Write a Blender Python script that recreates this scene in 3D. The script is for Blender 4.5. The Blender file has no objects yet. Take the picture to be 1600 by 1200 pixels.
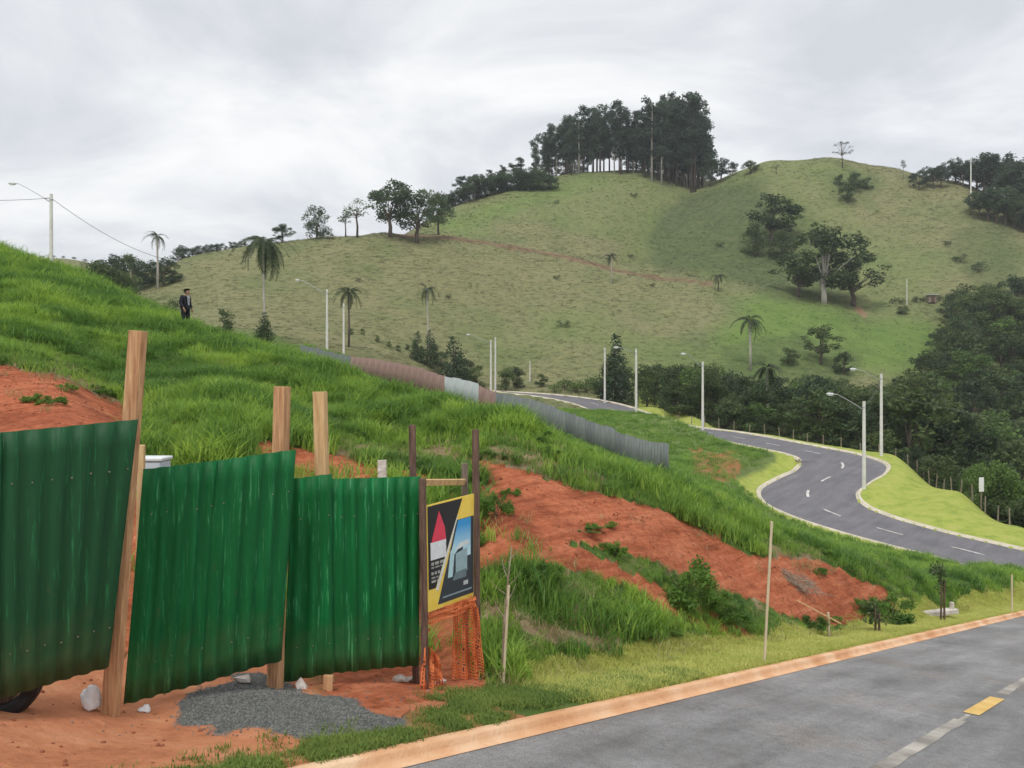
import bpy, bmesh, math, random
import numpy as np
from mathutils import Vector, Matrix
from mathutils.geometry import tessellate_polygon

random.seed(7)
RNG = np.random.default_rng(11)
SC = bpy.context.scene
COL = SC.collection
R = math.radians

# ------------------------------------------------------------------ camera, sky, sun, exposure
FPX = 1300.0                                   # focal length in photograph pixels (1600 wide)
cam = bpy.data.cameras.new('camera')
cam.sensor_width = 36.0
cam.lens = 36.0 * FPX / 1600.0
cam.clip_start = 0.05
cam.clip_end = 4000
camo = bpy.data.objects.new('camera', cam)
camo.location = (0, 0, 0)
camo.rotation_euler = (R(90), 0, 0)
COL.objects.link(camo)
SC.camera = camo

SUN_EL, SUN_AZ = R(58), R(205)                 # azimuth measured clockwise from +Y
world = bpy.data.worlds.new('World')
SC.world = world
world.use_nodes = True
SKY_LEVEL = 7.3


def build_sky():
    nt = world.node_tree
    nt.nodes.clear()
    N = nt.nodes.new
    L = nt.links.new
    out = N('ShaderNodeOutputWorld')
    bg = N('ShaderNodeBackground')
    bg.inputs[1].default_value = 0.1
    sky = N('ShaderNodeTexSky')
    sky.sky_type = 'NISHITA'
    sky.sun_disc = False
    sky.sun_elevation = SUN_EL
    sky.sun_rotation = SUN_AZ
    tc = N('ShaderNodeTexCoord')
    sep = N('ShaderNodeSeparateXYZ')
    L(tc.outputs['Generated'], sep.inputs[0])
    zz = N('ShaderNodeMath'); zz.operation = 'ABSOLUTE'
    L(sep.outputs[2], zz.inputs[0])
    za = N('ShaderNodeMath'); za.operation = 'ADD'; za.inputs[1].default_value = 0.34
    L(zz.outputs[0], za.inputs[0])
    dx = N('ShaderNodeMath'); dx.operation = 'DIVIDE'
    dy = N('ShaderNodeMath'); dy.operation = 'DIVIDE'
    L(sep.outputs[0], dx.inputs[0]); L(za.outputs[0], dx.inputs[1])
    L(sep.outputs[1], dy.inputs[0]); L(za.outputs[0], dy.inputs[1])
    cmb = N('ShaderNodeCombineXYZ')
    L(dx.outputs[0], cmb.inputs[0]); L(dy.outputs[0], cmb.inputs[1])
    mp = N('ShaderNodeMapping')
    mp.inputs['Location'].default_value = (7.3, 2.2, 0)
    mp.inputs['Scale'].default_value = (0.8, 1.0, 1)
    L(cmb.outputs[0], mp.inputs[0])
    n1 = N('ShaderNodeTexNoise')
    n1.inputs['Scale'].default_value = 2.0
    n1.inputs['Detail'].default_value = 7
    n1.inputs['Roughness'].default_value = 0.58
    n1.inputs['Distortion'].default_value = 0.5
    L(mp.outputs[0], n1.inputs['Vector'])
    r1 = N('ShaderNodeValToRGB')
    e = r1.color_ramp.elements
    k = SKY_LEVEL
    e[0].position = 0.36; e[0].color = (0.75 * k, 0.775 * k, 0.82 * k, 1)
    e[1].position = 0.64; e[1].color = (1.12 * k, 1.12 * k, 1.12 * k, 1)
    m = e.new(0.47); m.color = (0.88 * k, 0.90 * k, 0.93 * k, 1)
    m = e.new(0.545); m.color = (1.0 * k, 1.01 * k, 1.02 * k, 1)
    L(n1.outputs['Fac'], r1.inputs[0])
    mix = N('ShaderNodeMixRGB')
    mix.inputs[0].default_value = 0.93
    L(sky.outputs[0], mix.inputs[1]); L(r1.outputs[0], mix.inputs[2])
    L(mix.outputs[0], bg.inputs[0])
    L(bg.outputs[0], out.inputs[0])


build_sky()
sun = bpy.data.lights.new('sun', 'SUN')
sun.energy = 1.5
sun.angle = R(18)
sun.color = (1.0, 0.965, 0.91)
suno = bpy.data.objects.new('sun', sun)
suno.rotation_euler = (R(90) - SUN_EL, 0, -SUN_AZ + math.pi)
suno.location = (0, -20, 60)
COL.objects.link(suno)
SC.view_settings.view_transform = 'Standard'
SC.view_settings.look = 'None'
SC.view_settings.exposure = 0.38
SC.view_settings.gamma = 1
SC.view_settings.use_curve_mapping = False
SC.render.engine = 'CYCLES'
SC.cycles.max_bounces = 4
SC.cycles.diffuse_bounces = 2
SC.cycles.glossy_bounces = 2
SC.cycles.transmission_bounces = 2
SC.cycles.use_adaptive_sampling = True
SC.cycles.adaptive_threshold = 0.02
SC.cycles.transparent_max_bounces = 4
SC.cycles.use_denoising = True


# ------------------------------------------------------------------ helpers
def W(x, y, D):
    """a surveyed point: bearing x, elevation y (photo units), distance D metres"""
    return Vector(((x - 800) / FPX * D, D, (600 - y) / FPX * D))


def tag(o, label=None, cat=None, group=None, kind=None):
    if label: o['label'] = label
    if cat: o['category'] = cat
    if group: o['group'] = group
    if kind: o['kind'] = kind
    return o


def np_mesh(name, verts, faces, smooth=False):
    """verts (n,3); faces list of arrays, each (m,k)"""
    me = bpy.data.meshes.new(name)
    verts = np.asarray(verts, np.float32)
    if not isinstance(faces, list): faces = [faces]
    faces = [np.asarray(f, np.int32) for f in faces if len(f)]
    me.vertices.add(len(verts))
    me.vertices.foreach_set('co', verts.ravel())
    nl = sum(f.size for f in faces)
    npoly = sum(len(f) for f in faces)
    me.loops.add(nl)
    me.loops.foreach_set('vertex_index', np.concatenate([f.ravel() for f in faces]))
    me.polygons.add(npoly)
    st, tot = [], []
    off = 0
    for f in faces:
        m, k = f.shape
        st.append(off + np.arange(m) * k); tot.append(np.full(m, k)); off += m * k
    me.polygons.foreach_set('loop_start', np.concatenate(st).astype(np.int32))
    me.polygons.foreach_set('loop_total', np.concatenate(tot).astype(np.int32))
    if smooth:
        me.polygons.foreach_set('use_smooth', np.ones(npoly, bool))
    me.update(calc_edges=True)
    return me


def link(name, me, material=None, parent=None, loc=None):
    o = bpy.data.objects.new(name, me)
    COL.objects.link(o)
    if material and me is not None and not me.materials: me.materials.append(material)
    if parent: o.parent = parent
    if loc is not None: o.location = loc
    return o


def empty(name, loc=(0, 0, 0), rz=0, label=None, cat=None, group=None):
    o = bpy.data.objects.new(name, None)
    o.empty_display_size = 0.2
    o.location = loc
    o.rotation_euler = (0, 0, rz)
    COL.objects.link(o)
    return tag(o, label, cat, group)


class MB:
    """collects boxes, tubes and quads into one mesh"""
    def __init__(self): self.v = []; self.f = []

    def add(self, vs, fs):
        b = len(self.v)
        self.v += [tuple(p) for p in vs]
        self.f += [tuple(i + b for i in q) for q in fs]
        return self

    def box(self, c, s, rot=None):
        c = Vector(c); pts = []
        for dx in (-.5, .5):
            for dy in (-.5, .5):
                for dz in (-.5, .5):
                    p = Vector((dx * s[0], dy * s[1], dz * s[2]))
                    if rot is not None: p = rot @ p
                    pts.append(c + p)
        return self.add(pts, [(0, 1, 3, 2), (4, 6, 7, 5), (0, 4, 5, 1), (2, 3, 7, 6), (0, 2, 6, 4), (1, 5, 7, 3)])

    def tube(self, path, radii, n=8, cap=True):
        path = [Vector(p) for p in path]
        rings = []
        ref = Vector((0.13, 0.97, 0.21))
        for i, p in enumerate(path):
            d = (path[min(i + 1, len(path) - 1)] - path[max(i - 1, 0)]).normalized()
            a = d.cross(ref)
            if a.length < 1e-3: a = d.cross(Vector((1, 0, 0)))
            a.normalize(); b = d.cross(a).normalized()
            r = radii[i] if hasattr(radii, '__len__') else radii
            rings.append([p + (a * math.cos(t) + b * math.sin(t)) * r for t in [2 * math.pi * k / n for k in range(n)]])
        vs = [q for rg in rings for q in rg]
        fs = []
        for i in range(len(path) - 1):
            for k in range(n):
                fs.append((i * n + k, i * n + (k + 1) % n, (i + 1) * n + (k + 1) % n, (i + 1) * n + k))
        if cap:
            fs.append(tuple(range(n - 1, -1, -1)))
            fs.append(tuple((len(path) - 1) * n + k for k in range(n)))
        return self.add(vs, fs)

    def beam(self, p, q, w, t, up=(0, 1, 0)):
        """rectangular bar from p to q, width w (across), thickness t (towards up)"""
        p, q = Vector(p), Vector(q)
        d = (q - p).normalized(); upv = Vector(up)
        a = d.cross(upv).normalized(); b = a.cross(d).normalized()
        vs = []
        for e in (p, q):
            for sa, sb in ((-1, -1), (1, -1), (1, 1), (-1, 1)):
                vs.append(e + a * sa * w / 2 + b * sb * t / 2)
        return self.add(vs, [(0, 1, 2, 3), (7, 6, 5, 4), (0, 4, 5, 1), (1, 5, 6, 2), (2, 6, 7, 3), (3, 7, 4, 0)])

    def mesh(self, name, smooth=False, bevel=0):
        me = bpy.data.meshes.new(name)
        me.from_pydata(self.v, [], self.f)
        bm = bmesh.new(); bm.from_mesh(me)
        if bevel:
            bmesh.ops.bevel(bm, geom=list(bm.edges), offset=bevel, segments=1, affect='EDGES', clamp_overlap=True)
        bmesh.ops.recalc_face_normals(bm, faces=bm.faces)
        bm.to_mesh(me); bm.free()
        if smooth:
            for p in me.polygons: p.use_smooth = True
        return me

    def build(self, name, material, parent=None, smooth=False, bevel=0):
        return link(name, self.mesh(name, smooth, bevel), material, parent)


def sstep(a, b, x):
    t = np.clip((x - a) / (b - a), 0, 1)
    return t * t * (3 - 2 * t)


_perm = RNG.random((256, 256))


def vnoise(x, y):
    """value noise 0..1"""
    x = np.asarray(x, float); y = np.asarray(y, float)
    xi = np.floor(x).astype(int); yi = np.floor(y).astype(int)
    fx = x - xi; fy = y - yi
    fx = fx * fx * (3 - 2 * fx); fy = fy * fy * (3 - 2 * fy)
    g = lambda a, b: _perm[a & 255, b & 255]
    return (g(xi, yi) * (1 - fx) + g(xi + 1, yi) * fx) * (1 - fy) + (g(xi, yi + 1) * (1 - fx) + g(xi + 1, yi + 1) * fx) * fy


def fbm(x, y, o=4):
    s = 0; a = .5; n = 0
    for i in range(o):
        s = s + a * vnoise(x * 2 ** i + 17.3 * i, y * 2 ** i + 5.1 * i); n += a; a *= .5
    return s / n


def in_poly(px, py, poly):
    c = np.zeros(px.shape, bool)
    n = len(poly)
    for i in range(n):
        x0, y0 = poly[i]; x1, y1 = poly[(i + 1) % n]
        if y0 == y1: continue
        m = ((y0 > py) != (y1 > py)) & (px < (x1 - x0) * (py - y0) / (y1 - y0) + x0)
        c ^= m
    return c


def soft_poly(px, py, poly, r):
    t = np.zeros(px.shape)
    for k in range(12):
        a = k * 2.399; q = r * math.sqrt((k + .5) / 12)
        t += in_poly(px + q * math.cos(a), py + q * .6 * math.sin(a), poly)
    return t / 12


def dist_poly(X, Y, P):
    """distance to an open polyline P (n,3) in plan, and the height on it"""
    best = np.full(X.shape, 1e9); zz = np.zeros(X.shape); ss = np.zeros(X.shape)
    acc = 0
    for i in range(len(P) - 1):
        a = P[i]; b = P[i + 1]
        ab = b[:2] - a[:2]; L2 = ab @ ab
        t = np.clip(((X - a[0]) * ab[0] + (Y - a[1]) * ab[1]) / L2, 0, 1)
        d = np.hypot(X - a[0] - t * ab[0], Y - a[1] - t * ab[1])
        m = d < best
        best = np.where(m, d, best); zz = np.where(m, a[2] + t * (b[2] - a[2]), zz)
        ss = np.where(m, acc + t * math.sqrt(L2), ss)
        acc += math.sqrt(L2)
    return best, zz, ss


def smooth_line(pts, n=10):
    P = [np.array(p, float) for p in pts]
    P = [2 * P[0] - P[1]] + P + [2 * P[-1] - P[-2]]
    out = []
    for i in range(1, len(P) - 2):
        for k in range(n):
            t = k / n
            a, b, c, d = P[i - 1], P[i], P[i + 1], P[i + 2]
            out.append(.5 * (2 * b + (c - a) * t + (2 * a - 5 * b + 4 * c - d) * t * t + (3 * b - a - 3 * c + d) * t ** 3))
    out.append(P[-2])
    return np.array(out)


# ------------------------------------------------------------------ materials
def new_mat(name):
    m = bpy.data.materials.new(name)
    m.use_nodes = True
    nt = m.node_tree
    nt.nodes.clear()
    return m, nt, nt.nodes.new, nt.links.new


def mat(name, c1, c2=None, scale=8.0, rough=0.8, bump=0.0, bscale=None, metallic=0, stretch=(1, 1, 1), detail=6, c3=None, spec=0.3, coord='Object', lo=.35, hi=.65):
    m, nt, N, L = new_mat(name)
    out = N('ShaderNodeOutputMaterial'); p = N('ShaderNodeBsdfPrincipled')
    p.inputs['Roughness'].default_value = rough
    p.inputs['Metallic'].default_value = metallic
    p.inputs['Specular IOR Level'].default_value = spec
    L(p.outputs[0], out.inputs[0])
    c2 = c2 or c1
    tc = N('ShaderNodeTexCoord'); mp = N('ShaderNodeMapping')
    mp.inputs['Scale'].default_value = stretch
    L(tc.outputs[coord], mp.inputs[0])
    n = N('ShaderNodeTexNoise'); n.inputs['Scale'].default_value = scale; n.inputs['Detail'].default_value = detail
    n.inputs['Roughness'].default_value = 0.6
    L(mp.outputs[0], n.inputs['Vector'])
    r = N('ShaderNodeValToRGB')
    r.color_ramp.elements[0].position = lo; r.color_ramp.elements[0].color = (*c1, 1)
    r.color_ramp.elements[1].position = hi; r.color_ramp.elements[1].color = (*c2, 1)
    if c3:
        e = r.color_ramp.elements.new((lo + hi) / 2); e.color = (*c3, 1)
    L(n.outputs['Fac'], r.inputs[0]); L(r.outputs[0], p.inputs['Base Color'])
    if bump:
        n2 = N('ShaderNodeTexNoise'); n2.inputs['Scale'].default_value = bscale or scale * 3; n2.inputs['Detail'].default_value = 5
        L(mp.outputs[0], n2.inputs['Vector'])
        b = N('ShaderNodeBump'); b.inputs['Strength'].default_value = bump; b.inputs['Distance'].default_value = 0.05
        L(n2.outputs['Fac'], b.inputs['Height']); L(b.outputs[0], p.inputs['Normal'])
    return m


def leaf_mat(name, dark, light, trans=0.35, patch=0.35, rough=0.55, rnd=0.5):
    """foliage: colour varies by individual (object random) and in patches through the place"""
    m, nt, N, L = new_mat(name)
    out = N('ShaderNodeOutputMaterial'); p = N('ShaderNodeBsdfPrincipled')
    p.inputs['Roughness'].default_value = rough
    p.inputs['Specular IOR Level'].default_value = 0.25
    oi = N('ShaderNodeObjectInfo')
    ge = N('ShaderNodeNewGeometry')
    n = N('ShaderNodeTexNoise'); n.inputs['Scale'].default_value = patch; n.inputs['Detail'].default_value = 4
    L(ge.outputs['Position'], n.inputs['Vector'])
    st = N('ShaderNodeMapRange'); st.inputs[1].default_value = .33; st.inputs[2].default_value = .67
    L(n.outputs['Fac'], st.inputs[0])
    mx = N('ShaderNodeMath'); mx.operation = 'MULTIPLY'; mx.inputs[1].default_value = rnd
    L(oi.outputs['Random'], mx.inputs[0])
    m2 = N('ShaderNodeMath'); m2.operation = 'MULTIPLY_ADD'; m2.inputs[1].default_value = 1 - rnd
    L(st.outputs[0], m2.inputs[0]); L(mx.outputs[0], m2.inputs[2])
    r = N('ShaderNodeMixRGB'); r.inputs[1].default_value = (*dark, 1); r.inputs[2].default_value = (*light, 1)
    L(m2.outputs[0], r.inputs[0])
    L(r.outputs[0], p.inputs['Base Color'])
    tr = N('ShaderNodeBsdfTranslucent'); L(r.outputs[0], tr.inputs[0])
    ms = N('ShaderNodeMixShader'); ms.inputs[0].default_value = trans
    L(p.outputs[0], ms.inputs[1]); L(tr.outputs[0], ms.inputs[2]); L(ms.outputs[0], out.inputs[0])
    return m


M = {}
M['wood_new'] = mat('sawn_timber', (.36, .17, .085), (.62, .38, .20), 3.0, .75, .25, 20, stretch=(9, 9, .8))
M['wood_pale'] = mat('pale_timber', (.50, .30, .14), (.72, .50, .27), 3.0, .75, .2, 20, stretch=(9, 9, .8))
M['stake_wood'] = mat('stake_wood', (.52, .43, .28), (.68, .58, .40), 3.0, .8, .2, 20, stretch=(9, 9, .8))
M['wood_dark'] = mat('weathered_timber', (.075, .045, .035), (.20, .125, .095), 4.0, .85, .4, 22, stretch=(9, 9, .8))
M['wood_grey'] = mat('grey_timber', (.16, .13, .10), (.33, .28, .22), 4.0, .85, .4, 22, stretch=(9, 9, .8))
M['concrete'] = mat('pole_concrete', (.60, .59, .55), (.74, .73, .68), 1.6, .8, .1, 30)
M['kerb'] = mat('kerb_concrete', (.58, .29, .14), (.78, .55, .36), 1.1, .85, .3, 26, c3=(.70, .41, .23), coord='Object')
M['kerb_pale'] = mat('kerb_concrete_clean', (.52, .47, .36), (.68, .62, .50), .9, .85, .15, 20)
M['white_plastic'] = mat('white_plastic', (.80, .80, .80), (.66, .66, .67), 9, .45, .2, 14)
M['black_plastic'] = mat('black_plastic', (.006, .006, .007), (.02, .02, .022), 5, .5, .6, 9)
M['galv'] = mat('galvanised', (.36, .37, .38), (.52, .53, .54), 6, .45, metallic=.6)
M['lampshell'] = mat('lamp_shell', (.55, .56, .56), (.68, .68, .68), 5, .4)
M['wire'] = mat('wire', (.10, .10, .11), (.14, .14, .15), 5, .6)
M['bark'] = mat('bark', (.07, .055, .045), (.16, .125, .10), 1.2, .9, .4, 8, stretch=(3, 3, .6))
M['bark_pale'] = mat('pale_bark', (.33, .30, .26), (.55, .51, .45), 1.0, .85, .3, 8, stretch=(3, 3, .5))
M['rubble'] = mat('rubble', (.48, .40, .34), (.72, .68, .63), 7, .9, .5, 20)
M['twig'] = mat('dry_twig', (.24, .18, .13), (.40, .33, .26), 10, .9)
M['net'] = mat('orange_net', (.56, .13, .04), (.74, .22, .08), 6, .7)
M['clod'] = mat('soil_clod', (.27, .09, .045), (.42, .155, .085), 5, .95, .5, 20)
M['leaf_forest'] = leaf_mat('forest_leaf', (.024, .047, .024), (.165, .225, .078), .42, .16, rnd=.55)
M['leaf_dark'] = leaf_mat('dark_leaf', (.040, .070, .042), (.130, .190, .088), .45, .2)
M['leaf_euc'] = leaf_mat('eucalyptus_leaf', (.036, .062, .046), (.105, .150, .092), .4, .12)
M['leaf_mid'] = leaf_mat('hill_leaf', (.048, .085, .034), (.125, .180, .066), .3, .2)
M['leaf_light'] = leaf_mat('light_leaf', (.07, .13, .03), (.17, .27, .07), .35, .4)
M['leaf_bushweed'] = leaf_mat('bush_weed_leaf', (.06, .145, .028), (.23, .38, .07), .45, 1.8)
M['leaf_weed'] = leaf_mat('weed_leaf', (.075, .17, .03), (.24, .38, .07), .4, 1.5)
M['frond'] = leaf_mat('palm_frond', (.030, .050, .022), (.085, .115, .045), .25, .4)
M['blade'] = leaf_mat('tall_grass_blade', (.072, .180, .034), (.310, .480, .088), .48, .42, rnd=.4)
M['blade_lime'] = leaf_mat('lime_blade', (.20, .36, .05), (.42, .57, .10), .5, .6, rnd=.4)
M['blade_deep'] = leaf_mat('deep_blade', (.060, .150, .034), (.19, .33, .07), .45, .6, rnd=.4)
M['blade_lawn'] = leaf_mat('lawn_blade', (.36, .42, .09), (.60, .58, .17), .3, 1.2)
M['blade_kerb'] = leaf_mat('kerb_blade', (.085, .165, .03), (.26, .34, .075), .35, 1.0)
M['blade_dry'] = leaf_mat('dry_blade', (.25, .22, .085), (.46, .40, .20), .3, 1.0)
M['blade_past'] = leaf_mat('pasture_blade', (.110, .125, .054), (.225, .218, .108), .45, .035, rnd=.5)


def panel_mat(name, base, light, streak):
    m, nt, N, L = new_mat(name)
    out = N('ShaderNodeOutputMaterial'); p = N('ShaderNodeBsdfPrincipled')
    p.inputs['Roughness'].default_value = .55
    p.inputs['Specular IOR Level'].default_value = .22
    L(p.outputs[0], out.inputs[0])
    tc = N('ShaderNodeTexCoord'); mp = N('ShaderNodeMapping'); mp.inputs['Scale'].default_value = (13, 13, .9)
    L(tc.outputs['Object'], mp.inputs[0])
    n = N('ShaderNodeTexNoise'); n.inputs['Scale'].default_value = 1.0; n.inputs['Detail'].default_value = 5; n.inputs['Roughness'].default_value = .65
    L(mp.outputs[0], n.inputs['Vector'])
    r = N('ShaderNodeValToRGB')
    r.color_ramp.elements[0].position = .3; r.color_ramp.elements[0].color = (*base, 1)
    r.color_ramp.elements[1].position = .78; r.color_ramp.elements[1].color = (*light, 1)
    e = r.color_ramp.elements.new(.56); e.color = (*[.75 * a + .25 * b for a, b in zip(base, light)], 1)
    L(n.outputs['Fac'], r.inputs[0])
    # scuffed pale flecks, drawn out down the sheet
    mp2 = N('ShaderNodeMapping'); mp2.inputs['Scale'].default_value = (34, 34, 1.9)
    L(tc.outputs['Object'], mp2.inputs[0])
    n2 = N('ShaderNodeTexNoise'); n2.inputs['Scale'].default_value = 1.0; n2.inputs['Detail'].default_value = 4; n2.inputs['Roughness'].default_value = .7
    L(mp2.outputs[0], n2.inputs['Vector'])
    mr = N('ShaderNodeMapRange'); mr.inputs[1].default_value = .58; mr.inputs[2].default_value = .70; mr.inputs[4].default_value = .6
    L(n2.outputs['Fac'], mr.inputs[0])
    mx = N('ShaderNodeMixRGB'); mx.inputs[2].default_value = (*streak, 1)
    L(mr.outputs[0], mx.inputs[0]); L(r.outputs[0], mx.inputs[1])
    # splashed soil near the foot of the sheet
    sp = N('ShaderNodeSeparateXYZ'); L(tc.outputs['Object'], sp.inputs[0])
    n3 = N('ShaderNodeTexNoise'); n3.inputs['Scale'].default_value = 5; n3.inputs['Detail'].default_value = 5
    L(tc.outputs['Object'], n3.inputs['Vector'])
    ad = N('ShaderNodeMath'); ad.operation = 'MULTIPLY_ADD'; ad.inputs[1].default_value = -.9
    L(n3.outputs['Fac'], ad.inputs[0]); L(sp.outputs[2], ad.inputs[2])
    mr2 = N('ShaderNodeMapRange'); mr2.inputs[1].default_value = -.52; mr2.inputs[2].default_value = .15; mr2.inputs[3].default_value = .28; mr2.inputs[4].default_value = 0
    L(ad.outputs[0], mr2.inputs[0])
    mx2 = N('ShaderNodeMixRGB'); mx2.inputs[2].default_value = (.16, .12, .06, 1)
    L(mr2.outputs[0], mx2.inputs[0]); L(mx.outputs[0], mx2.inputs[1])
    n4 = N('ShaderNodeTexNoise'); n4.inputs['Scale'].default_value = 2.6; n4.inputs['Detail'].default_value = 9; n4.inputs['Roughness'].default_value = .75
    mp4 = N('ShaderNodeMapping'); mp4.inputs['Scale'].default_value = (1.6, 1.6, .7); mp4.inputs['Location'].default_value = (3, 1, 7)
    L(tc.outputs['Object'], mp4.inputs[0]); L(mp4.outputs[0], n4.inputs['Vector'])
    mr4 = N('ShaderNodeMapRange'); mr4.inputs[1].default_value = .64; mr4.inputs[2].default_value = .72; mr4.inputs[4].default_value = .7
    L(n4.outputs['Fac'], mr4.inputs[0])
    mx4 = N('ShaderNodeMixRGB'); mx4.inputs[2].default_value = (.10, .085, .04, 1)
    L(mr4.outputs[0], mx4.inputs[0]); L(mx2.outputs[0], mx4.inputs[1])
    L(mx4.outputs[0], p.inputs['Base Color'])
    return m


M['panel_dark'] = panel_mat('green_sheet_dark', (.012, .068, .026), (.015, .095, .036), (.028, .24, .09))
M['panel_green'] = panel_mat('green_sheet', (.003, .092, .024), (.008, .195, .056), (.09, .40, .17))
M['panel_bright'] = panel_mat('green_sheet_bright', (.002, .088, .020), (.008, .250, .070), (.12, .50, .22))


def road_mat(name, dark, light, stain, direction=(.643, .766)):
    m, nt, N, L = new_mat(name)
    out = N('ShaderNodeOutputMaterial'); p = N('ShaderNodeBsdfPrincipled')
    p.inputs['Specular IOR Level'].default_value = .45
    L(p.outputs[0], out.inputs[0])
    tc = N('ShaderNodeTexCoord')

    def noise(scale, detail, rough, vec, dist=0.0):
        n = N('ShaderNodeTexNoise'); n.inputs['Scale'].default_value = scale; n.inputs['Detail'].default_value = detail
        n.inputs['Roughness'].default_value = rough; n.inputs['Distortion'].default_value = dist
        L(vec, n.inputs['Vector']); return n.outputs['Fac']

    def dot(v):
        d = N('ShaderNodeVectorMath'); d.operation = 'DOT_PRODUCT'; d.inputs[1].default_value = v
        L(tc.outputs['Object'], d.inputs[0]); return d.outputs['Value']
    cb = N('ShaderNodeCombineXYZ')
    L(dot((direction[0] * .12, direction[1] * .12, 0)), cb.inputs[0]); L(dot((-direction[1] * .9, direction[0] * .9, 0)), cb.inputs[1])
    along = noise(1.6, 7, .62, cb.outputs[0])                    # wear drawn out along the lanes
    patch = noise(.5, 8, .68, tc.outputs['Object'])
    md = N('ShaderNodeMath'); md.operation = 'MULTIPLY_ADD'; md.inputs[1].default_value = .5
    hf = N('ShaderNodeMath'); hf.operation = 'MULTIPLY'; hf.inputs[1].default_value = .5
    L(patch, hf.inputs[0]); L(along, md.inputs[0]); L(hf.outputs[0], md.inputs[2])
    r = N('ShaderNodeValToRGB')
    r.color_ramp.elements[0].position = .38; r.color_ramp.elements[0].color = (*dark, 1)
    r.color_ramp.elements[1].position = .60; r.color_ramp.elements[1].color = (*light, 1)
    L(md.outputs[0], r.inputs[0])
    mp = N('ShaderNodeMapping'); mp.inputs['Location'].default_value = (7, 3, 0); L(tc.outputs['Object'], mp.inputs[0])
    st = noise(.6, 9, .74, mp.outputs[0])
    rs = N('ShaderNodeMapRange'); rs.inputs[1].default_value = .54; rs.inputs[2].default_value = .72; rs.inputs[4].default_value = .6
    L(st, rs.inputs[0])
    mx = N('ShaderNodeMixRGB'); mx.inputs[2].default_value = (*stain, 1)
    L(rs.outputs[0], mx.inputs[0]); L(r.outputs[0], mx.inputs[1])
    g = noise(85, 2, .5, tc.outputs['Object'])
    gm = N('ShaderNodeMapRange'); gm.inputs[1].default_value = .32; gm.inputs[2].default_value = .68; gm.inputs[3].default_value = .55; gm.inputs[4].default_value = 1.42
    L(g, gm.inputs[0])
    g2 = noise(9, 4, .6, tc.outputs['Object'])
    gm2 = N('ShaderNodeMapRange'); gm2.inputs[1].default_value = .3; gm2.inputs[2].default_value = .7; gm2.inputs[3].default_value = .86; gm2.inputs[4].default_value = 1.12
    L(g2, gm2.inputs[0])
    # fine cracks
    vo = N('ShaderNodeTexVoronoi'); vo.feature = 'DISTANCE_TO_EDGE'; vo.inputs['Scale'].default_value = .22
    wv = N('ShaderNodeVectorMath'); wv.operation = 'SCALE'; wv.inputs['Scale'].default_value = .9
    nv = N('ShaderNodeTexNoise'); nv.inputs['Scale'].default_value = 1.4; nv.inputs['Detail'].default_value = 6
    L(tc.outputs['Object'], nv.inputs['Vector']); L(nv.outputs['Color'], wv.inputs[0])
    av = N('ShaderNodeVectorMath'); L(tc.outputs['Object'], av.inputs[0]); L(wv.outputs[0], av.inputs[1]); L(av.outputs[0], vo.inputs['Vector'])
    ck = N('ShaderNodeMapRange'); ck.inputs[1].default_value = .0; ck.inputs[2].default_value = .006; ck.inputs[3].default_value = .86; ck.inputs[4].default_value = 1.0
    L(vo.outputs['Distance'], ck.inputs[0])
    last = mx.outputs[0]
    for f in (gm.outputs[0], gm2.outputs[0], ck.outputs[0]):
        mm = N('ShaderNodeMixRGB'); mm.blend_type = 'MULTIPLY'; mm.inputs[0].default_value = 1
        L(last, mm.inputs[1]); L(f, mm.inputs[2]); last = mm.outputs[0]
    L(last, p.inputs['Base Color'])
    rr = N('ShaderNodeMapRange'); rr.inputs[1].default_value = .4; rr.inputs[2].default_value = .62; rr.inputs[3].default_value = .58; rr.inputs[4].default_value = .75
    L(patch, rr.inputs[0]); L(rr.outputs[0], p.inputs['Roughness'])
    b = N('ShaderNodeBump'); b.inputs['Strength'].default_value = .5; b.inputs['Distance'].default_value = .01
    L(g, b.inputs['Height']); L(b.outputs[0], p.inputs['Normal'])
    return m


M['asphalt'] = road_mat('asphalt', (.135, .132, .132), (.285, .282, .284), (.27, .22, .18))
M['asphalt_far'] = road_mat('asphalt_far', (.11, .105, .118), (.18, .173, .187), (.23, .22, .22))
M['paint_white'] = mat('road_paint_white', (.34, .33, .31), (.72, .71, .68), 2.2, .7)
M['paint_worn'] = mat('road_paint_worn', (.20, .185, .165), (.48, .45, .40), 1.6, .75)
M['paint_yellow'] = mat('road_paint_yellow', (.62, .40, .12), (.74, .52, .20), 3, .7)


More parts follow.
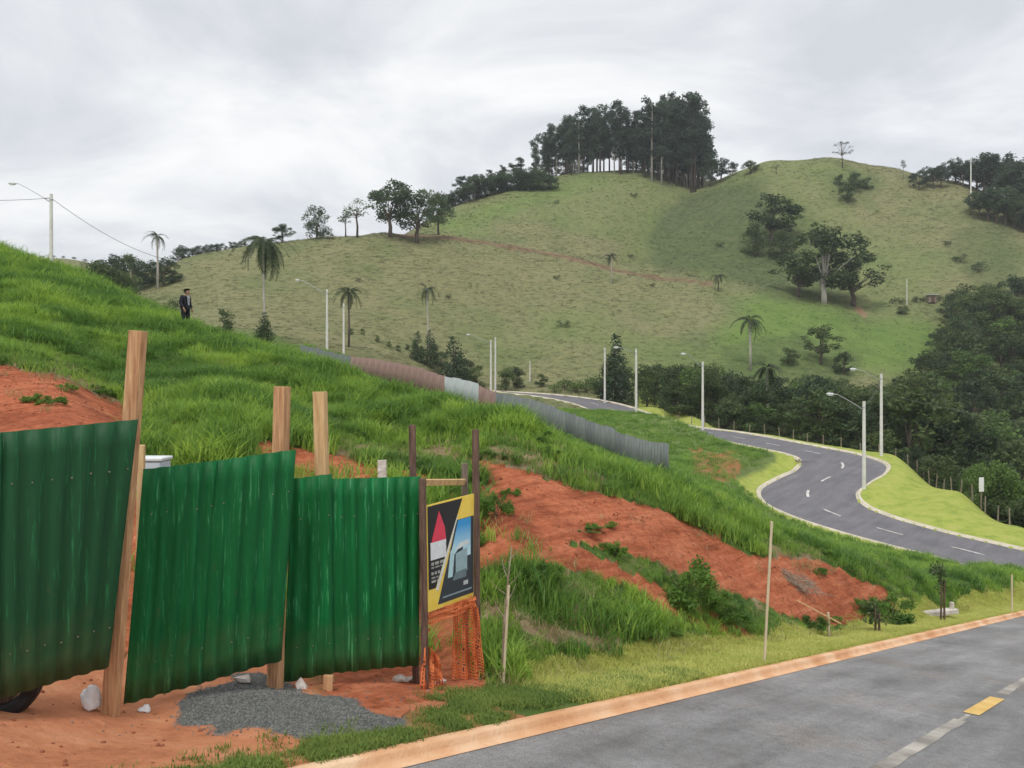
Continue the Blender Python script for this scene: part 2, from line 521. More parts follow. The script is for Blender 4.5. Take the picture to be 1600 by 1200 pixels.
def ground_mat():
    m, nt, N, L = new_mat('ground')
    out = N('ShaderNodeOutputMaterial'); p = N('ShaderNodeBsdfPrincipled')
    p.inputs['Roughness'].default_value = .95; p.inputs['Specular IOR Level'].default_value = .1
    L(p.outputs[0], out.inputs[0])
    ge = N('ShaderNodeNewGeometry')
    a1 = N('ShaderNodeVertexColor'); a1.layer_name = 'cover'
    a2 = N('ShaderNodeVertexColor'); a2.layer_name = 'cover2'
    s1 = N('ShaderNodeSeparateColor'); L(a1.outputs[0], s1.inputs[0])
    s2 = N('ShaderNodeSeparateColor'); L(a2.outputs[0], s2.inputs[0])

    def noise(scale, detail=6, rough=.6, stretch=None, dist=0):
        n = N('ShaderNodeTexNoise'); n.inputs['Scale'].default_value = scale; n.inputs['Detail'].default_value = detail
        n.inputs['Roughness'].default_value = rough; n.inputs['Distortion'].default_value = dist
        if stretch:
            mp = N('ShaderNodeMapping'); mp.inputs['Scale'].default_value = stretch
            L(ge.outputs['Position'], mp.inputs[0]); L(mp.outputs[0], n.inputs['Vector'])
        else:
            L(ge.outputs['Position'], n.inputs['Vector'])
        return n.outputs['Fac']

    def ramp(fac, cols):
        r = N('ShaderNodeValToRGB')
        r.color_ramp.elements[0].position = cols[0][0]; r.color_ramp.elements[0].color = (*cols[0][1], 1)
        r.color_ramp.elements[1].position = cols[-1][0]; r.color_ramp.elements[1].color = (*cols[-1][1], 1)
        for q, c in cols[1:-1]:
            e = r.color_ramp.elements.new(q); e.color = (*c, 1)
        L(fac, r.inputs[0])
        return r.outputs[0]

    def mixc(f, a, b):
        x = N('ShaderNodeMixRGB'); L(f, x.inputs[0]); L(a, x.inputs[1]); L(b, x.inputs[2]); return x.outputs[0]

    def rough_edge(f, n, w=.45):
        q = N('ShaderNodeMath'); q.operation = 'MULTIPLY_ADD'; q.inputs[1].default_value = w; 
        L(n, q.inputs[0]); L(f, q.inputs[2])
        r = N('ShaderNodeMapRange'); r.inputs[1].default_value = .5 + w * .5 - .12; r.inputs[2].default_value = .5 + w * .5 + .12
        L(q.outputs[0], r.inputs[0]); return r.outputs[0]

    fine = noise(9, 6, .65)
    mid = noise(1.3, 7, .62)
    big = noise(.045, 6, .6)
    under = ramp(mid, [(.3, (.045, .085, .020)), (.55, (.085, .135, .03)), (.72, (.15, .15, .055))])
    # pasture: olive, browner and greener patches, trodden contour lines
    past0 = ramp(big, [(.30, (.128, .158, .068)), (.45, (.178, .190, .090)), (.56, (.208, .204, .106)), (.70, (.152, .175, .076))])
    tus = ramp(noise(.55, 7, .78, (1, .4, 3.6)), [(.38, (.48, .51, .44)), (.49, (.95, .95, .93)), (.68, (1.22, 1.2, 1.14))])
    mul = N('ShaderNodeMixRGB'); mul.blend_type = 'MULTIPLY'; mul.inputs[0].default_value = 1
    L(past0, mul.inputs[1]); L(tus, mul.inputs[2])
    lush = ramp(noise(.25, 6, .65), [(.3, (.085, .155, .036)), (.7, (.165, .245, .062))])
    past = mixc(s2.outputs[1], mul.outputs[0], lush)
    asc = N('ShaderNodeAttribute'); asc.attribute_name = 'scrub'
    scrub = ramp(noise(.5, 7, .72), [(.33, (.042, .066, .028)), (.55, (.092, .120, .050)), (.75, (.155, .175, .078))])  # scrub green; its dark tone also carries the knoll's painted slope shade
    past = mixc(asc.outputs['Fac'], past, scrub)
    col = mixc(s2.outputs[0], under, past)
    lawn = ramp(noise(.9, 7, .68), [(.3, (.215, .285, .058)), (.5, (.325, .375, .080)), (.7, (.40, .40, .125))])
    col = mixc(rough_edge(s1.outputs[1], mid, .3), col, lawn)
    dry = ramp(noise(3, 7, .7), [(.35, (.15, .105, .06)), (.6, (.31, .235, .14)), (.75, (.42, .34, .225))])
    col = mixc(rough_edge(s2.outputs[2], mid, .6), col, dry)
    def dotn(vx, vy, vz):
        d = N('ShaderNodeVectorMath'); d.operation = 'DOT_PRODUCT'; d.inputs[1].default_value = (vx, vy, vz)
        L(ge.outputs['Position'], d.inputs[0]); return d.outputs['Value']
    cb = N('ShaderNodeCombineXYZ')
    L(dotn(.643 * .35, .766 * .35, -.05), cb.inputs[0]); L(dotn(-.766 * 2.4, .643 * 2.4, 2.2), cb.inputs[1])
    fur = N('ShaderNodeTexNoise'); fur.inputs['Scale'].default_value = 1.3; fur.inputs['Detail'].default_value = 7; fur.inputs['Roughness'].default_value = .68
    L(cb.outputs[0], fur.inputs['Vector'])
    soil = ramp(fur.outputs['Fac'], [(.30, (.225, .066, .032)), (.45, (.385, .115, .055)), (.58, (.475, .160, .080)), (.76, (.54, .24, .14))])
    damp = ramp(noise(.38, 6, .62), [(.36, (.66, .60, .60)), (.52, (1, 1, 1)), (.7, (1.08, 1.1, 1.12))])
    sm = N('ShaderNodeMixRGB'); sm.blend_type = 'MULTIPLY'; sm.inputs[0].default_value = 1
    L(soil, sm.inputs[1]); L(damp, sm.inputs[2]); soil = sm.outputs[0]
    crumb = ramp(noise(7, 8, .8), [(.34, (.62, .58, .56)), (.5, (1, 1, 1)), (.68, (1.25, 1.3, 1.35))])
    sm2 = N('ShaderNodeMixRGB'); sm2.blend_type = 'MULTIPLY'; sm2.inputs[0].default_value = 1
    L(soil, sm2.inputs[1]); L(crumb, sm2.inputs[2]); soil = sm2.outputs[0]
    col = mixc(rough_edge(s1.outputs[0], mid), col, soil)
    sand = ramp(noise(1.6, 8, .66), [(.3, (.36, .13, .065)), (.52, (.52, .215, .11)), (.72, (.62, .31, .18))])
    am = N('ShaderNodeAttribute'); am.attribute_name = 'sand'
    col = mixc(rough_edge(am.outputs['Fac'], mid), col, sand)
    ae = N('ShaderNodeAttribute'); ae.attribute_name = 'earth'
    col = mixc(ae.outputs['Fac'], col, ramp(noise(.6, 6, .7), [(.35, (.085, .058, .036)), (.55, (.17, .115, .07)), (.75, (.30, .20, .12))]))
    grav = ramp(noise(26, 4, .75), [(.35, (.075, .080, .076)), (.55, (.150, .155, .145)), (.72, (.25, .25, .23))])
    col = mixc(rough_edge(s1.outputs[2], mid, .5), col, grav)
    L(col, p.inputs['Base Color'])
    b = N('ShaderNodeBump'); b.inputs['Strength'].default_value = .75; b.inputs['Distance'].default_value = .12
    hs = N('ShaderNodeMath'); hs.operation = 'MULTIPLY_ADD'; hs.inputs[1].default_value = .35
    fs = N('ShaderNodeMath'); fs.operation = 'MULTIPLY'; L(fur.outputs['Fac'], fs.inputs[0]); L(s1.outputs[0], fs.inputs[1])
    f2 = N('ShaderNodeMath'); f2.operation = 'MULTIPLY_ADD'; f2.inputs[1].default_value = 1.6; L(fs.outputs[0], f2.inputs[0]); L(mid, f2.inputs[2])
    L(fine, hs.inputs[0]); L(f2.outputs[0], hs.inputs[2])
    L(hs.outputs[0], b.inputs['Height']); L(b.outputs[0], p.inputs['Normal'])
    return m


M['ground'] = ground_mat()

# ------------------------------------------------------------------ terrain
H0, PA, PB = 2.3, -0.10, -0.14                    # the near road's plane under the viewer
KX, KY = -0.91, 6.87                              # a point on its left edge
SD = np.array([.643, .766]); PD = np.array([-.766, .643])


def plane_z(X, Y): return -H0 + PA * X + PB * Y


def sp(X, Y):
    dx, dy = X - KX, Y - KY
    return dx * SD[0] + dy * SD[1], dx * PD[0] + dy * PD[1]


def from_sp(s, p):
    return KX + s * SD[0] + p * PD[0], KY + s * SD[1] + p * PD[1]


CT = []                                            # survey points (x, y, D)
for cols in [
    (-400, (1150, 5.5), (1000, 8), (600, 14), (350, 30), (280, 46), (290, 80), (350, 150), (400, 250)),
    (-200, (1150, 6.2), (1000, 8), (650, 14), (540, 18), (420, 28), (330, 46), (345, 80), (390, 150), (410, 250)),
    (0, (1122, 6.9), (1000, 8.6), (670, 15), (568, 18.5), (480, 27), (395, 45), (405, 70), (430, 110), (435, 200), (412, 330)),
    (100, (1115, 7.3), (1000, 9), (660, 15.5), (575, 19), (505, 27), (428, 42), (440, 70), (450, 110), (445, 190), (406, 340)),
    (200, (1112, 7.75), (1000, 9.6), (700, 15), (635, 18.5), (560, 25), (466, 40), (480, 56), (505, 85), (480, 130), (444, 185), (425, 260)),
    (300, (1095, 8.2), (1000, 10), (690, 15.5), (560, 24), (505, 38), (522, 55), (540, 82), (505, 120), (455, 160), (403, 190), (418, 235)),
    (400, (1075, 8.6), (1010, 10.2), (690, 16), (590, 23.5), (534, 33), (555, 58), (545, 88), (512, 120), (455, 160), (388, 193), (402, 240)),
    (500, (1070, 8.9), (1020, 10.4), (720, 16.5), (622, 22), (564, 28), (582, 60), (565, 92), (535, 122), (460, 165), (377, 197), (392, 245)),
    (600, (1070, 9.2), (1030, 10.7), (770, 15.5), (662, 20.5), (597, 25), (600, 80), (590, 105), (560, 130), (480, 165), (420, 185), (369, 200), (384, 240)),
    (700, (1068, 9.8), (1045, 10.8), (805, 15), (698, 19), (622, 22.5), (630, 72), (612, 115), (590, 138), (500, 168), (420, 192), (372, 206), (371, 226), (345, 250), (328, 272), (345, 330)),
    (800, (1057, 10.4), (825, 14), (720, 17), (648, 20), (655, 66), (618, 132), (600, 150), (520, 172), (440, 196), (385, 212), (387, 226), (340, 256), (300, 281), (312, 340)),
    (900, (1037, 11.6), (845, 14.8), (745, 17.5), (687, 20), (692, 60), (628, 128), (608, 145), (560, 160), (470, 190), (403, 215), (401, 231), (340, 263), (279, 291), (292, 350)),
    (1000, (1024, 12.8), (838, 16.5), (770, 18.5), (724, 20.5), (730, 58), (640, 125), (626, 142), (580, 160), (500, 186), (426, 213), (418, 232), (340, 271), (276, 301), (292, 360)),
    (1100, (1013, 14.3), (870, 17.7), (810, 19.5), (762, 21.5), (757, 52), (674, 101), (664, 122), (640, 142), (590, 161), (520, 183), (438, 213), (430, 233), (350, 271), (283, 296), (300, 352)),
    (1200, (1000, 16.1), (890, 19), (845, 20.5), (803, 22.5), (680, 95), (683, 112), (660, 136), (600, 160), (530, 181), (456, 206), (440, 226), (350, 263), (266, 286), (288, 342)),
    (1300, (987, 18.5), (910, 21), (838, 24), (697, 84), (706, 98), (690, 125), (620, 155), (560, 176), (482, 201), (452, 223), (350, 256), (264, 281), (286, 342)),
    (1400, (970, 22), (915, 23.8), (860, 26.5), (760, 72), (712, 84), (742, 95), (722, 120), (650, 150), (580, 173), (502, 199), (473, 216), (380, 246), (277, 276), (300, 332)),
    (1500, (947, 28), (915, 29.5), (884, 32), (800, 64), (768, 70), (802, 80), (790, 105), (700, 140), (600, 171), (520, 196), (460, 216), (380, 241), (297, 266), (320, 322)),
    (1600, (925, 36), (908, 40), (842, 58), (825, 60.5), (862, 72), (850, 100), (720, 140), (600, 171), (500, 201), (430, 221), (335, 256), (352, 312)),
    (1800, (905, 48), (885, 60), (905, 80), (700, 140), (560, 190), (400, 241), (420, 301)),
    (2000, (920, 50), (900, 60), (900, 80), (700, 150), (450, 231), (480, 301)),
]:
    for y, D in cols[1:]:
        if 16.5 < D < 47 and cols[0] < 1550:          # the soil lies below the tips of the tall grass
            y += (.30 if cols[0] < 1150 else (.42 if cols[0] < 1250 else .52)) * FPX / D * (1 if D < 40 else .8)
        CT.append((cols[0], y, D))
for x, y, D in ((400, 540, 33), (500, 566, 28), (600, 599, 25), (700, 624, 22.5), (800, 648, 20), (900, 687, 20), (1000, 724, 20.5), (1100, 762, 21.5), (1200, 812, 22.5), (1300, 852, 24), (1400, 874, 26.5)):
    for q, dy in ((1.22, 26), (1.55, 36), (2.0, 32)):      # the bank falls away behind its crest
        if D * q < 46 or x >= 500 and x < 1100: CT.append((x, y + dy - (14 if x > 1150 and q > 1.3 else 0), D * q))
CT += [(1150, 782, 54), (1150, 762, 64), (1200, 822, 50), (1200, 806, 58), (1250, 836, 49), (1250, 824, 56), (1300, 858, 43), (1300, 850, 49), (1300, 840, 54), (1350, 878, 40), (1350, 864, 46), (1350, 852, 52), (1400, 890, 40), (1400, 874, 46), (1400, 863, 50.5), (1450, 893, 43), (1450, 876, 48.5), (1500, 899, 44), (1500, 888, 48)]
CT += [(1095, 666, 92.5), (1060, 655, 95), (1025, 647, 98), (990, 643, 103), (1090, 690, 85), (1030, 690, 84), (1050, 643, 117), (1005, 634, 124), (1090, 652, 112)]
for x in range(-400, 2001, 300):
    for D, z in ((460, 46), (800, 40), (1500, 40)): CT.append((x, 600 - FPX * z / D, D))
CU = [((x - 800) / FPX, math.log(D), (600 - y) / FPX) for x, y, D in CT]
for s in np.arange(-8, 47, 5.0):                    # the near road and its verge
    for p, dz in ((0, 0), (-3, 0), (-6.2, 0), (.9, .13)):
        X, Y = from_sp(s, p)
        if Y > 1.0 and abs(X / Y) < 1.3:
            CU.append((X / Y, math.log(Y), (plane_z(X, Y) + dz) / Y))
for u in (-1.1, -.5, 0, .5, 1.1):
    for D in (.8, 1.6, 3):
        CU.append((u, math.log(D), (plane_z(u * D, D)) / D))
CU = np.array(CU)
US = 3.0
_c = np.stack([CU[:, 0] * US, CU[:, 1]], 1)


def _phi(r2): return .5 * r2 * np.log(r2 + 1e-9)


_n = len(_c)
_A = _phi(((_c[:, None] - _c[None]) ** 2).sum(-1)) + np.eye(_n) * 0.0006
_P = np.concatenate([np.ones((_n, 1)), _c], 1)
_S = np.block([[_A, _P], [_P.T, np.zeros((3, 3))]])
_w = np.linalg.solve(_S, np.concatenate([CU[:, 2], np.zeros(3)]))


def rbf(u, l):
    q = np.stack([u * US, l], -1)
    out = np.empty(len(q))
    for a in range(0, len(q), 20000):
        b = q[a:a + 20000]
        d2 = (b[:, 0:1] - _c[:, 0]) ** 2 + (b[:, 1:2] - _c[:, 1]) ** 2
        out[a:a + 20000] = _phi(d2) @ _w[:_n] + _w[_n] + b @ _w[_n + 1:]
    return out


ROADPTS = [(1900, 955, 44.5), (1700, 905, 49), (1600, 884, 51.4), (1517, 862, 54.2), (1450, 846, 56.6), (1385, 829, 59.3), (1320, 809, 62.8), (1275, 789, 66.6),
           (1262, 769, 70.2), (1284, 752, 73.6), (1310, 738, 76.6), (1316, 724, 79.6), (1288, 711, 82.6), (1225, 698, 87.6), (1120, 678, 97.8),
           (1040, 667, 107), (982, 649, 116.5), (930, 631, 125), (868, 620, 132), (790, 613, 137), (720, 608, 135), (640, 597, 127), (560, 575, 118), (490, 556, 110), (420, 540, 100)]
ROAD = smooth_line([tuple(W(*p)) for p in ROADPTS], 8)
ROAD_ACC = np.concatenate([[0], np.cumsum(np.linalg.norm(np.diff(ROAD[:, :2], axis=0), axis=1))])
FOLD = np.array([tuple(W(*q)) for q in ((985, 425, 226), (1000, 400, 238), (1022, 350, 264), (1050, 305, 284), (1082, 286, 297), (1100, 290, 320))])
RHW = 3.75                                          # half width of the far road


def ground(X, Y, bumps=True):
    X = np.atleast_1d(np.asarray(X, float)); Y = np.atleast_1d(np.asarray(Y, float))
    D = np.maximum(Y, .8)
    u = np.clip(X / D, -1.35, 1.35)
    z = rbf(u, np.log(D)) * D
    zp = plane_z(X, Y)
    s, p = sp(X, Y)
    if bumps:
        amp = .05 + .10 * sstep(10, 22, Y) - .10 * sstep(45, 56, Y) + .6 * sstep(110, 180, Y)
        fr = np.where(Y > 100, .06, .45)
        z = z + amp * (fbm(X * fr + 31, Y * fr + 7) - .5) * 2 * sstep(.6, 2.5, p) * 1.0
    # near road corridor
    on = sstep(56, 48, s)
    zr = np.where(p < .17, zp - .07, zp + .095)
    wt = (1 - sstep(.45, 2.2, p)) * sstep(-14, -8, p) * on
    wt = np.where(Y < 4, np.where(p < .5, 1.0, wt), wt)
    z = z * (1 - wt) + zr * wt
    # far road corridor
    m = Y > 36
    if m.any():
        d, zc, _ = dist_poly(X[m], Y[m], ROAD)
        t = 1 - sstep(RHW + .6, RHW + 3.4, d)
        tgt = np.where(d < RHW + .12, zc - .12, zc + .10)
        z[m] = z[m] * (1 - t) + tgt * t
    m = Y > 200
    if m.any():                                     # the fold between the two humps of the hill
        d, _, ss = dist_poly(X[m], Y[m], FOLD)
        z[m] -= 4.6 * np.exp(-(d / 9.0) ** 2) * sstep(0, 12, ss)
    rill = sstep(.50, .72, fbm(s * 1.5 + .25 * np.sin(p * 1.3), p * .16 + 3, 3))
    z = z - .09 * rill * sstep(2.0, 3.2, p) * sstep(11, 8, p) * sstep(34, 24, Y) * (Y > 9) * bumps
    # heap of dark gravel in front of the hoarding
    gx, gy = -2.9, 8.15
    ax, ay = X - gx, Y - gy
    q = ((ax * .82 + ay * -.57) / 1.15) ** 2 + ((ax * .57 + ay * .82) / .62) ** 2
    z = z + .07 * np.exp(-q * 1.4)
    return z


def gz(X, Y, bumps=True): return float(ground(X, Y, bumps)[0])


def at(x, D, dz=0.0):
    """ground point on bearing x at distance D"""
    X = (x - 800) / FPX * D
    return Vector((X, D, gz(X, D) + dz))


SOIL = [
    ([(742, 716), (820, 736), (900, 762), (980, 782), (1050, 803), (1120, 832), (1180, 866), (1250, 872), (1310, 890), (1370, 915), (1408, 942), (1345, 972), (1270, 978), (1225, 962), (1190, 945), (1130, 925), (1050, 893), (985, 866), (900, 844), (830, 830), (770, 822), (742, 815)], 1.0),
    ([(880, 850), (960, 880), (1040, 920), (1110, 955), (1195, 998), (1140, 1008), (1070, 968), (1000, 930), (900, 885)], .85),
    ([(-300, 520), (0, 570), (70, 582), (205, 636), (205, 790), (-300, 790)], .9),
    ([(330, 682), (430, 690), (560, 722), (650, 742), (745, 762), (745, 805), (650, 830), (500, 830), (330, 780)], .66),
    ([(742, 800), (840, 818), (900, 850), (960, 890), (900, 895), (820, 880), (742, 890)], .68),
    ([(1500, 300), (1501, 300), (1501, 301)], 0),
    ([(1085, 700), (1150, 706), (1165, 745), (1120, 757), (1080, 745)], .50),
]
FRONT = [(-300, 1030), (170, 1030), (440, 1020), (660, 1030), (765, 1052), (752, 1092), (650, 1108), (570, 1158), (420, 1185), (200, 1205), (0, 1215), (-300, 1240)]
GRAV = [(262, 1108), (300, 1078), (345, 1066), (400, 1052), (450, 1064), (500, 1088), (560, 1096), (600, 1118), (660, 1132), (610, 1146), (540, 1142), (480, 1154), (400, 1140), (340, 1146), (285, 1128)]
LUSH = [([(1175, 452), (1300, 470), (1340, 500), (1420, 490), (1500, 520), (1460, 590), (1340, 585), (1180, 600), (1115, 585), (1125, 530)], .85),
        ([(660, 360), (720, 335), (860, 285), (1060, 278), (1080, 290), (960, 295), (840, 320), (760, 355), (740, 372)], .75),
        ([(1000, 420), (1060, 320), (1030, 300), (1010, 330), (980, 420)], .55)]
TRACK = [(620, 367), (700, 371), (800, 386), (900, 405), (965, 424), (1040, 436), (1115, 442)]


def covers(X, Y, Z):
    """what grows or lies where: soil, lawn, gravel, pasture, lush, dry, sand (0..1)"""
    px = 800 + FPX * X / np.maximum(Y, .5); py = 600 - FPX * Z / np.maximum(Y, .5)
    j = 18 * (fbm(X * 1.1, Y * 1.1) - .5); k = 18 * (fbm(X * 1.1 + 40, Y * 1.1 + 9) - .5)
    qx, qy = px + j * 2, py + k
    s, p = sp(X, Y)
    near = (Y < 46) & (p > .9)
    soil = np.zeros(X.shape); lawn = np.zeros(X.shape); grav = np.zeros(X.shape)
    past = sstep(100, 122, Y); lush = np.zeros(X.shape); dry = np.zeros(X.shape)
    for i, (poly, v) in enumerate(SOIL):
        ok = ((Y > 46) & (Y < 100)) if i == 6 else (near & (Y > 8.8))
        soil = np.maximum(soil, np.where(in_poly(qx, qy, poly) & ok, v, 0))
    behind = (Y < 13.5) & (p > 2.3) & (px < 735 + 90 * (fbm(X * 1.5, Y * 1.5) - .5)) & (Y > 7.5)
    soil = np.maximum(soil, np.where(behind & ~in_poly(qx, qy, FRONT), .6, 0))
    fr = in_poly(qx, qy, FRONT) & (Y < 12) & (Y > 5)
    dark = sstep(400, 600, px + 60 * (fbm(X * 2, Y * 2) - .5))
    soil = np.maximum(soil, np.where(fr, dark, 0))
    sand = np.where(fr, 1 - dark, 0)
    grav = np.where(Y < 12, soft_poly(px + 70 * (fbm(X * 2.3, Y * 2.3) - .5), py + 34 * (fbm(X * 2.3 + 8, Y * 2.3) - .5), GRAV, 16), 0)
    # verge lawn by the near kerb
    lawn = np.where((p > .2) & (p < 1.75 + .6 * (fbm(X, Y) - .5)) & (s > 3.3) & (s < 50) & (Y < 50), .95, 0)
    sand = np.maximum(sand, np.where((p > .2) & (p < 1.2) & (s < 2.0) & (Y < 9), .55, 0))
    d, _, ss = dist_poly(X, Y, ROAD)
    side = (Y > 44) & (d < 26)
    lw = np.where(side & (px > 1000) & (py > 600), sstep(26, 17, d), 0)
    left = (px < 1265) & (Y < 92) & side & (d < 40)
    lw = np.where(left, lw * sstep(9, 3.5, d) * .9, lw)
    ia = np.clip(np.searchsorted(ROAD_ACC, ss) - 1, 0, len(ROAD) - 2)
    tx, ty = ROAD[ia + 1, 0] - ROAD[ia, 0], ROAD[ia + 1, 1] - ROAD[ia, 1]
    hill_side = (tx * (Y - ROAD[ia, 1]) - ty * (X - ROAD[ia, 0])) > 0        # uphill of the far road, towards the bank
    lw = np.where(hill_side & (Y < 100), lw * sstep(RHW + 3.4, RHW + 1.2, d + 1.6 * (fbm(X * .4, Y * .4) - .5)), lw)
    lawn = np.maximum(lawn, np.where(Y > 44, lw, 0))
    for poly, v in LUSH:
        lush = np.maximum(lush, np.where(Y > 120, v * soft_poly(px + 60 * (fbm(X * .06, Y * .06) - .5), py + k * 1.2, poly, 30), 0))
    lush = np.maximum(lush, .3 * sstep(.5, .7, fbm(X * .03, Y * .03)) * past * sstep(640, 900, px))
    lush = np.maximum(lush, np.where((Y > 46) & (Y < 115), .6, 0))
    scrub = np.zeros(X.shape)  # scrub and fern cover, with shade of the knoll's turned slope painted in
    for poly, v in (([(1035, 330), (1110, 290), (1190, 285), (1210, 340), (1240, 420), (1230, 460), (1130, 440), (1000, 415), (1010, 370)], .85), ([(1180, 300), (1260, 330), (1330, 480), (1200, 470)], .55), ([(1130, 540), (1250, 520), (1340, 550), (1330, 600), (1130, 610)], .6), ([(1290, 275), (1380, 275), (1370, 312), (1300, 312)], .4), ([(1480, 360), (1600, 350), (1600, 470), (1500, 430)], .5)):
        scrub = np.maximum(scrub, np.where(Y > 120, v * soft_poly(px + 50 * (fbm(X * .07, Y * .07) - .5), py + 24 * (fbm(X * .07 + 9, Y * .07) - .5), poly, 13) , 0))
    past = np.maximum(past, sstep(46, 60, Y))
    T = np.array([(x, y, 0) for x, y in TRACK], float)
    dt, _, _ = dist_poly(px, py, T)
    dry = np.maximum(dry, np.where((Y > 185) & (Y < 236), sstep(3.4, .6, dt + 4 * (fbm(X * .3, Y * .3) - .5)), 0))
    soil = np.maximum(soil, np.where((Y > 185) & (Y < 236), .0 * sstep(4, 1, dt + 4 * (fbm(X * .2, Y * .2) - .5)), 0))
    earth = np.where((Y > 185) & (Y < 236), sstep(3.6, 1.0, dt + 4.5 * (fbm(X * .22, Y * .22) - .5)), 0)
    dd = np.hypot((px - 1345 - (py - 487) * .9) / 9, (py - 487) / 11)
    dry = np.maximum(dry, np.where(Y > 150, sstep(1.2, .5, dd), 0)); soil = np.maximum(soil, np.where(Y > 150, .48 * sstep(1.1, .5, dd), 0))
    band = soft_poly(px + j, py + k, [(742, 802), (900, 826), (1050, 878), (1190, 934), (1215, 985), (1120, 960), (1040, 915), (960, 905), (880, 900), (742, 905)], 14)
    dry = np.maximum(dry, np.where(near, .55 * band * sstep(.42, .58, fbm(X * 1.3 + 4, Y * 1.3)), 0))
    # dead grass along the upper lips of the cuttings
    for lip in ([(0, 565), (80, 582), (200, 628), (260, 650)], [(540, 706), (640, 716), (745, 708), (840, 728), (930, 752)], [(1210, 868), (1270, 880), (1290, 902)], [(760, 955), (860, 990), (960, 1010), (900, 960)]):
        dl, _, _ = dist_poly(px, py, np.array([(a, b, 0) for a, b in lip], float))
        dry = np.maximum(dry, np.where(near,   .85 * sstep(24, 6, dl + 14 * (fbm(X * 1.7, Y * 1.7) - .5)), 0))
    return dict(soil=soil, lawn=lawn, grav=grav, past=past, lush=lush, dry=dry, sand=sand, scrub=scrub, earth=earth, px=px, py=py, p=p, s=s, d=d)


def set_color(me, name, rgb):
    a = me.color_attributes.new(name, 'FLOAT_COLOR', 'POINT')
    c = np.ones((len(rgb), 4), np.float32); c[:, :3] = rgb
    a.data.foreach_set('color', c.ravel())


def build_ground():
    nu, nd = 560, 520
    us = np.linspace(-1.15, 1.15, nu)
    ls = np.concatenate([np.linspace(math.log(.9), math.log(120), int(nd * .74), endpoint=False), np.linspace(math.log(120), math.log(760), nd - int(nd * .74))])
    Uu, Ll = np.meshgrid(us, ls)
    Y = np.exp(Ll).ravel(); X = (Uu.ravel()) * Y
    Z = ground(X, Y)
    idx = np.arange(nu * nd).reshape(nd, nu)
    F = np.stack([idx[:-1, :-1], idx[:-1, 1:], idx[1:, 1:], idx[1:, :-1]], -1).reshape(-1, 4)
    me = np_mesh('ground', np.stack([X, Y, Z], 1), F, True)
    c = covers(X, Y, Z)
    set_color(me, 'cover', np.stack([c['soil'], c['lawn'], c['grav']], 1))
    set_color(me, 'cover2', np.stack([c['past'], c['lush'], c['dry']], 1))
    a = me.attributes.new('earth', 'FLOAT', 'POINT'); a.data.foreach_set('value', c['earth'].astype(np.float32))
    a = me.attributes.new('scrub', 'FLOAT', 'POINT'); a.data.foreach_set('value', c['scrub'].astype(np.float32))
    a = me.attributes.new('sand', 'FLOAT', 'POINT'); a.data.foreach_set('value', c['sand'].astype(np.float32))
    o = link('ground', me, M['ground']); tag(o, kind='structure')
    # the ground beside and behind the viewer
    gx = np.linspace(-40, 40, 41); gy = np.linspace(-40, .9, 22)
    A, B = np.meshgrid(gx, gy); A = A.ravel(); B = B.ravel()
    idx = np.arange(len(A)).reshape(22, 41)
    F = np.stack([idx[:-1, :-1], idx[:-1, 1:], idx[1:, 1:], idx[1:, :-1]], -1).reshape(-1, 4)
    me = np_mesh('ground_behind', np.stack([A, B, plane_z(A, B) - .08], 1), F, True)
    tag(link('ground_behind', me, M['blade_lawn']), kind='structure')


build_ground()


# ------------------------------------------------------------------ roads
def strip(name, left, right, material, kind='structure', smooth=True):
    n = len(left)
    v = np.concatenate([left, right])
    F = np.stack([np.arange(n - 1), np.arange(n - 1) + n, np.arange(1, n) + n, np.arange(1, n)], -1)
    o = link(name, np_mesh(name, v, F, smooth), material)
    return tag(o, kind=kind)


def near_pt(s, p, dz=0.0):
    X, Y = from_sp(np.asarray(s, float), np.asarray(p, float))
    return np.stack([X, Y, plane_z(X, Y) + dz], -1)


S = np.linspace(-45, 53, 99)
strip('road', near_pt(S, S * 0 + .005), near_pt(S, S * 0 - 6.25), M['asphalt'])


def near_profile(name, prof, material):
    n = len(prof)
    v = np.concatenate([near_pt(S, S * 0 + p, h) for p, h in prof])
    m = len(S); F = []
    for k in range(n - 1):
        F.append(np.stack([k * m + np.arange(m - 1), (k + 1) * m + np.arange(m - 1), (k + 1) * m + np.arange(1, m), k * m + np.arange(1, m)], -1))
    return tag(link(name, np_mesh(name, v, np.concatenate(F)), material), kind='structure')


near_profile('kerb', [(-.01, .006), (.085, .016), (.10, .05), (.112, .092), (.13, .108), (.225, .112), (.24, .10), (.255, -.1)], M['kerb'])
near_profile('kerb', [(-6.24, .006), (-6.38, .02), (-6.40, .115), (-6.44, .135), (-6.55, .135), (-6.57, -.1)], M['kerb'])


def mark(name, s0, s1, p0, p1, material, dz=.005, n=6, wob=0.0):
    ss = np.linspace(s0, s1, n)
    w = wob * np.array([random.uniform(-1, 1) for _ in ss])
    return strip(name, near_pt(ss, ss * 0 + p0 + w, dz), near_pt(ss, ss * 0 + p1 + w * .4, dz), material)


# centre joint: a pale worn seam, with one fresh yellow dash
mark('lane_line', -20, 7.5, -2.68, -2.52, M['paint_worn'], .004, 70, .022)
mark('lane_line', 10.4, 30, -2.66, -2.50, M['paint_worn'], .004, 60, .03)
mark('lane_dash', 8.1, 9.95, -2.70, -2.50, M['paint_yellow'], .009)
mark('lane_line', 7.5, 8.05, -2.62, -2.56, M['paint_worn'], .004, 8, .01)

# the far road
T2 = np.gradient(ROAD[:, :2], axis=0); T2 /= np.linalg.norm(T2, axis=1)[:, None]
N2 = np.stack([-T2[:, 1], T2[:, 0]], 1)


def far_edge(off, dz=0.0):
    v = ROAD.copy(); v[:, :2] += N2 * off; v[:, 2] += dz
    return v


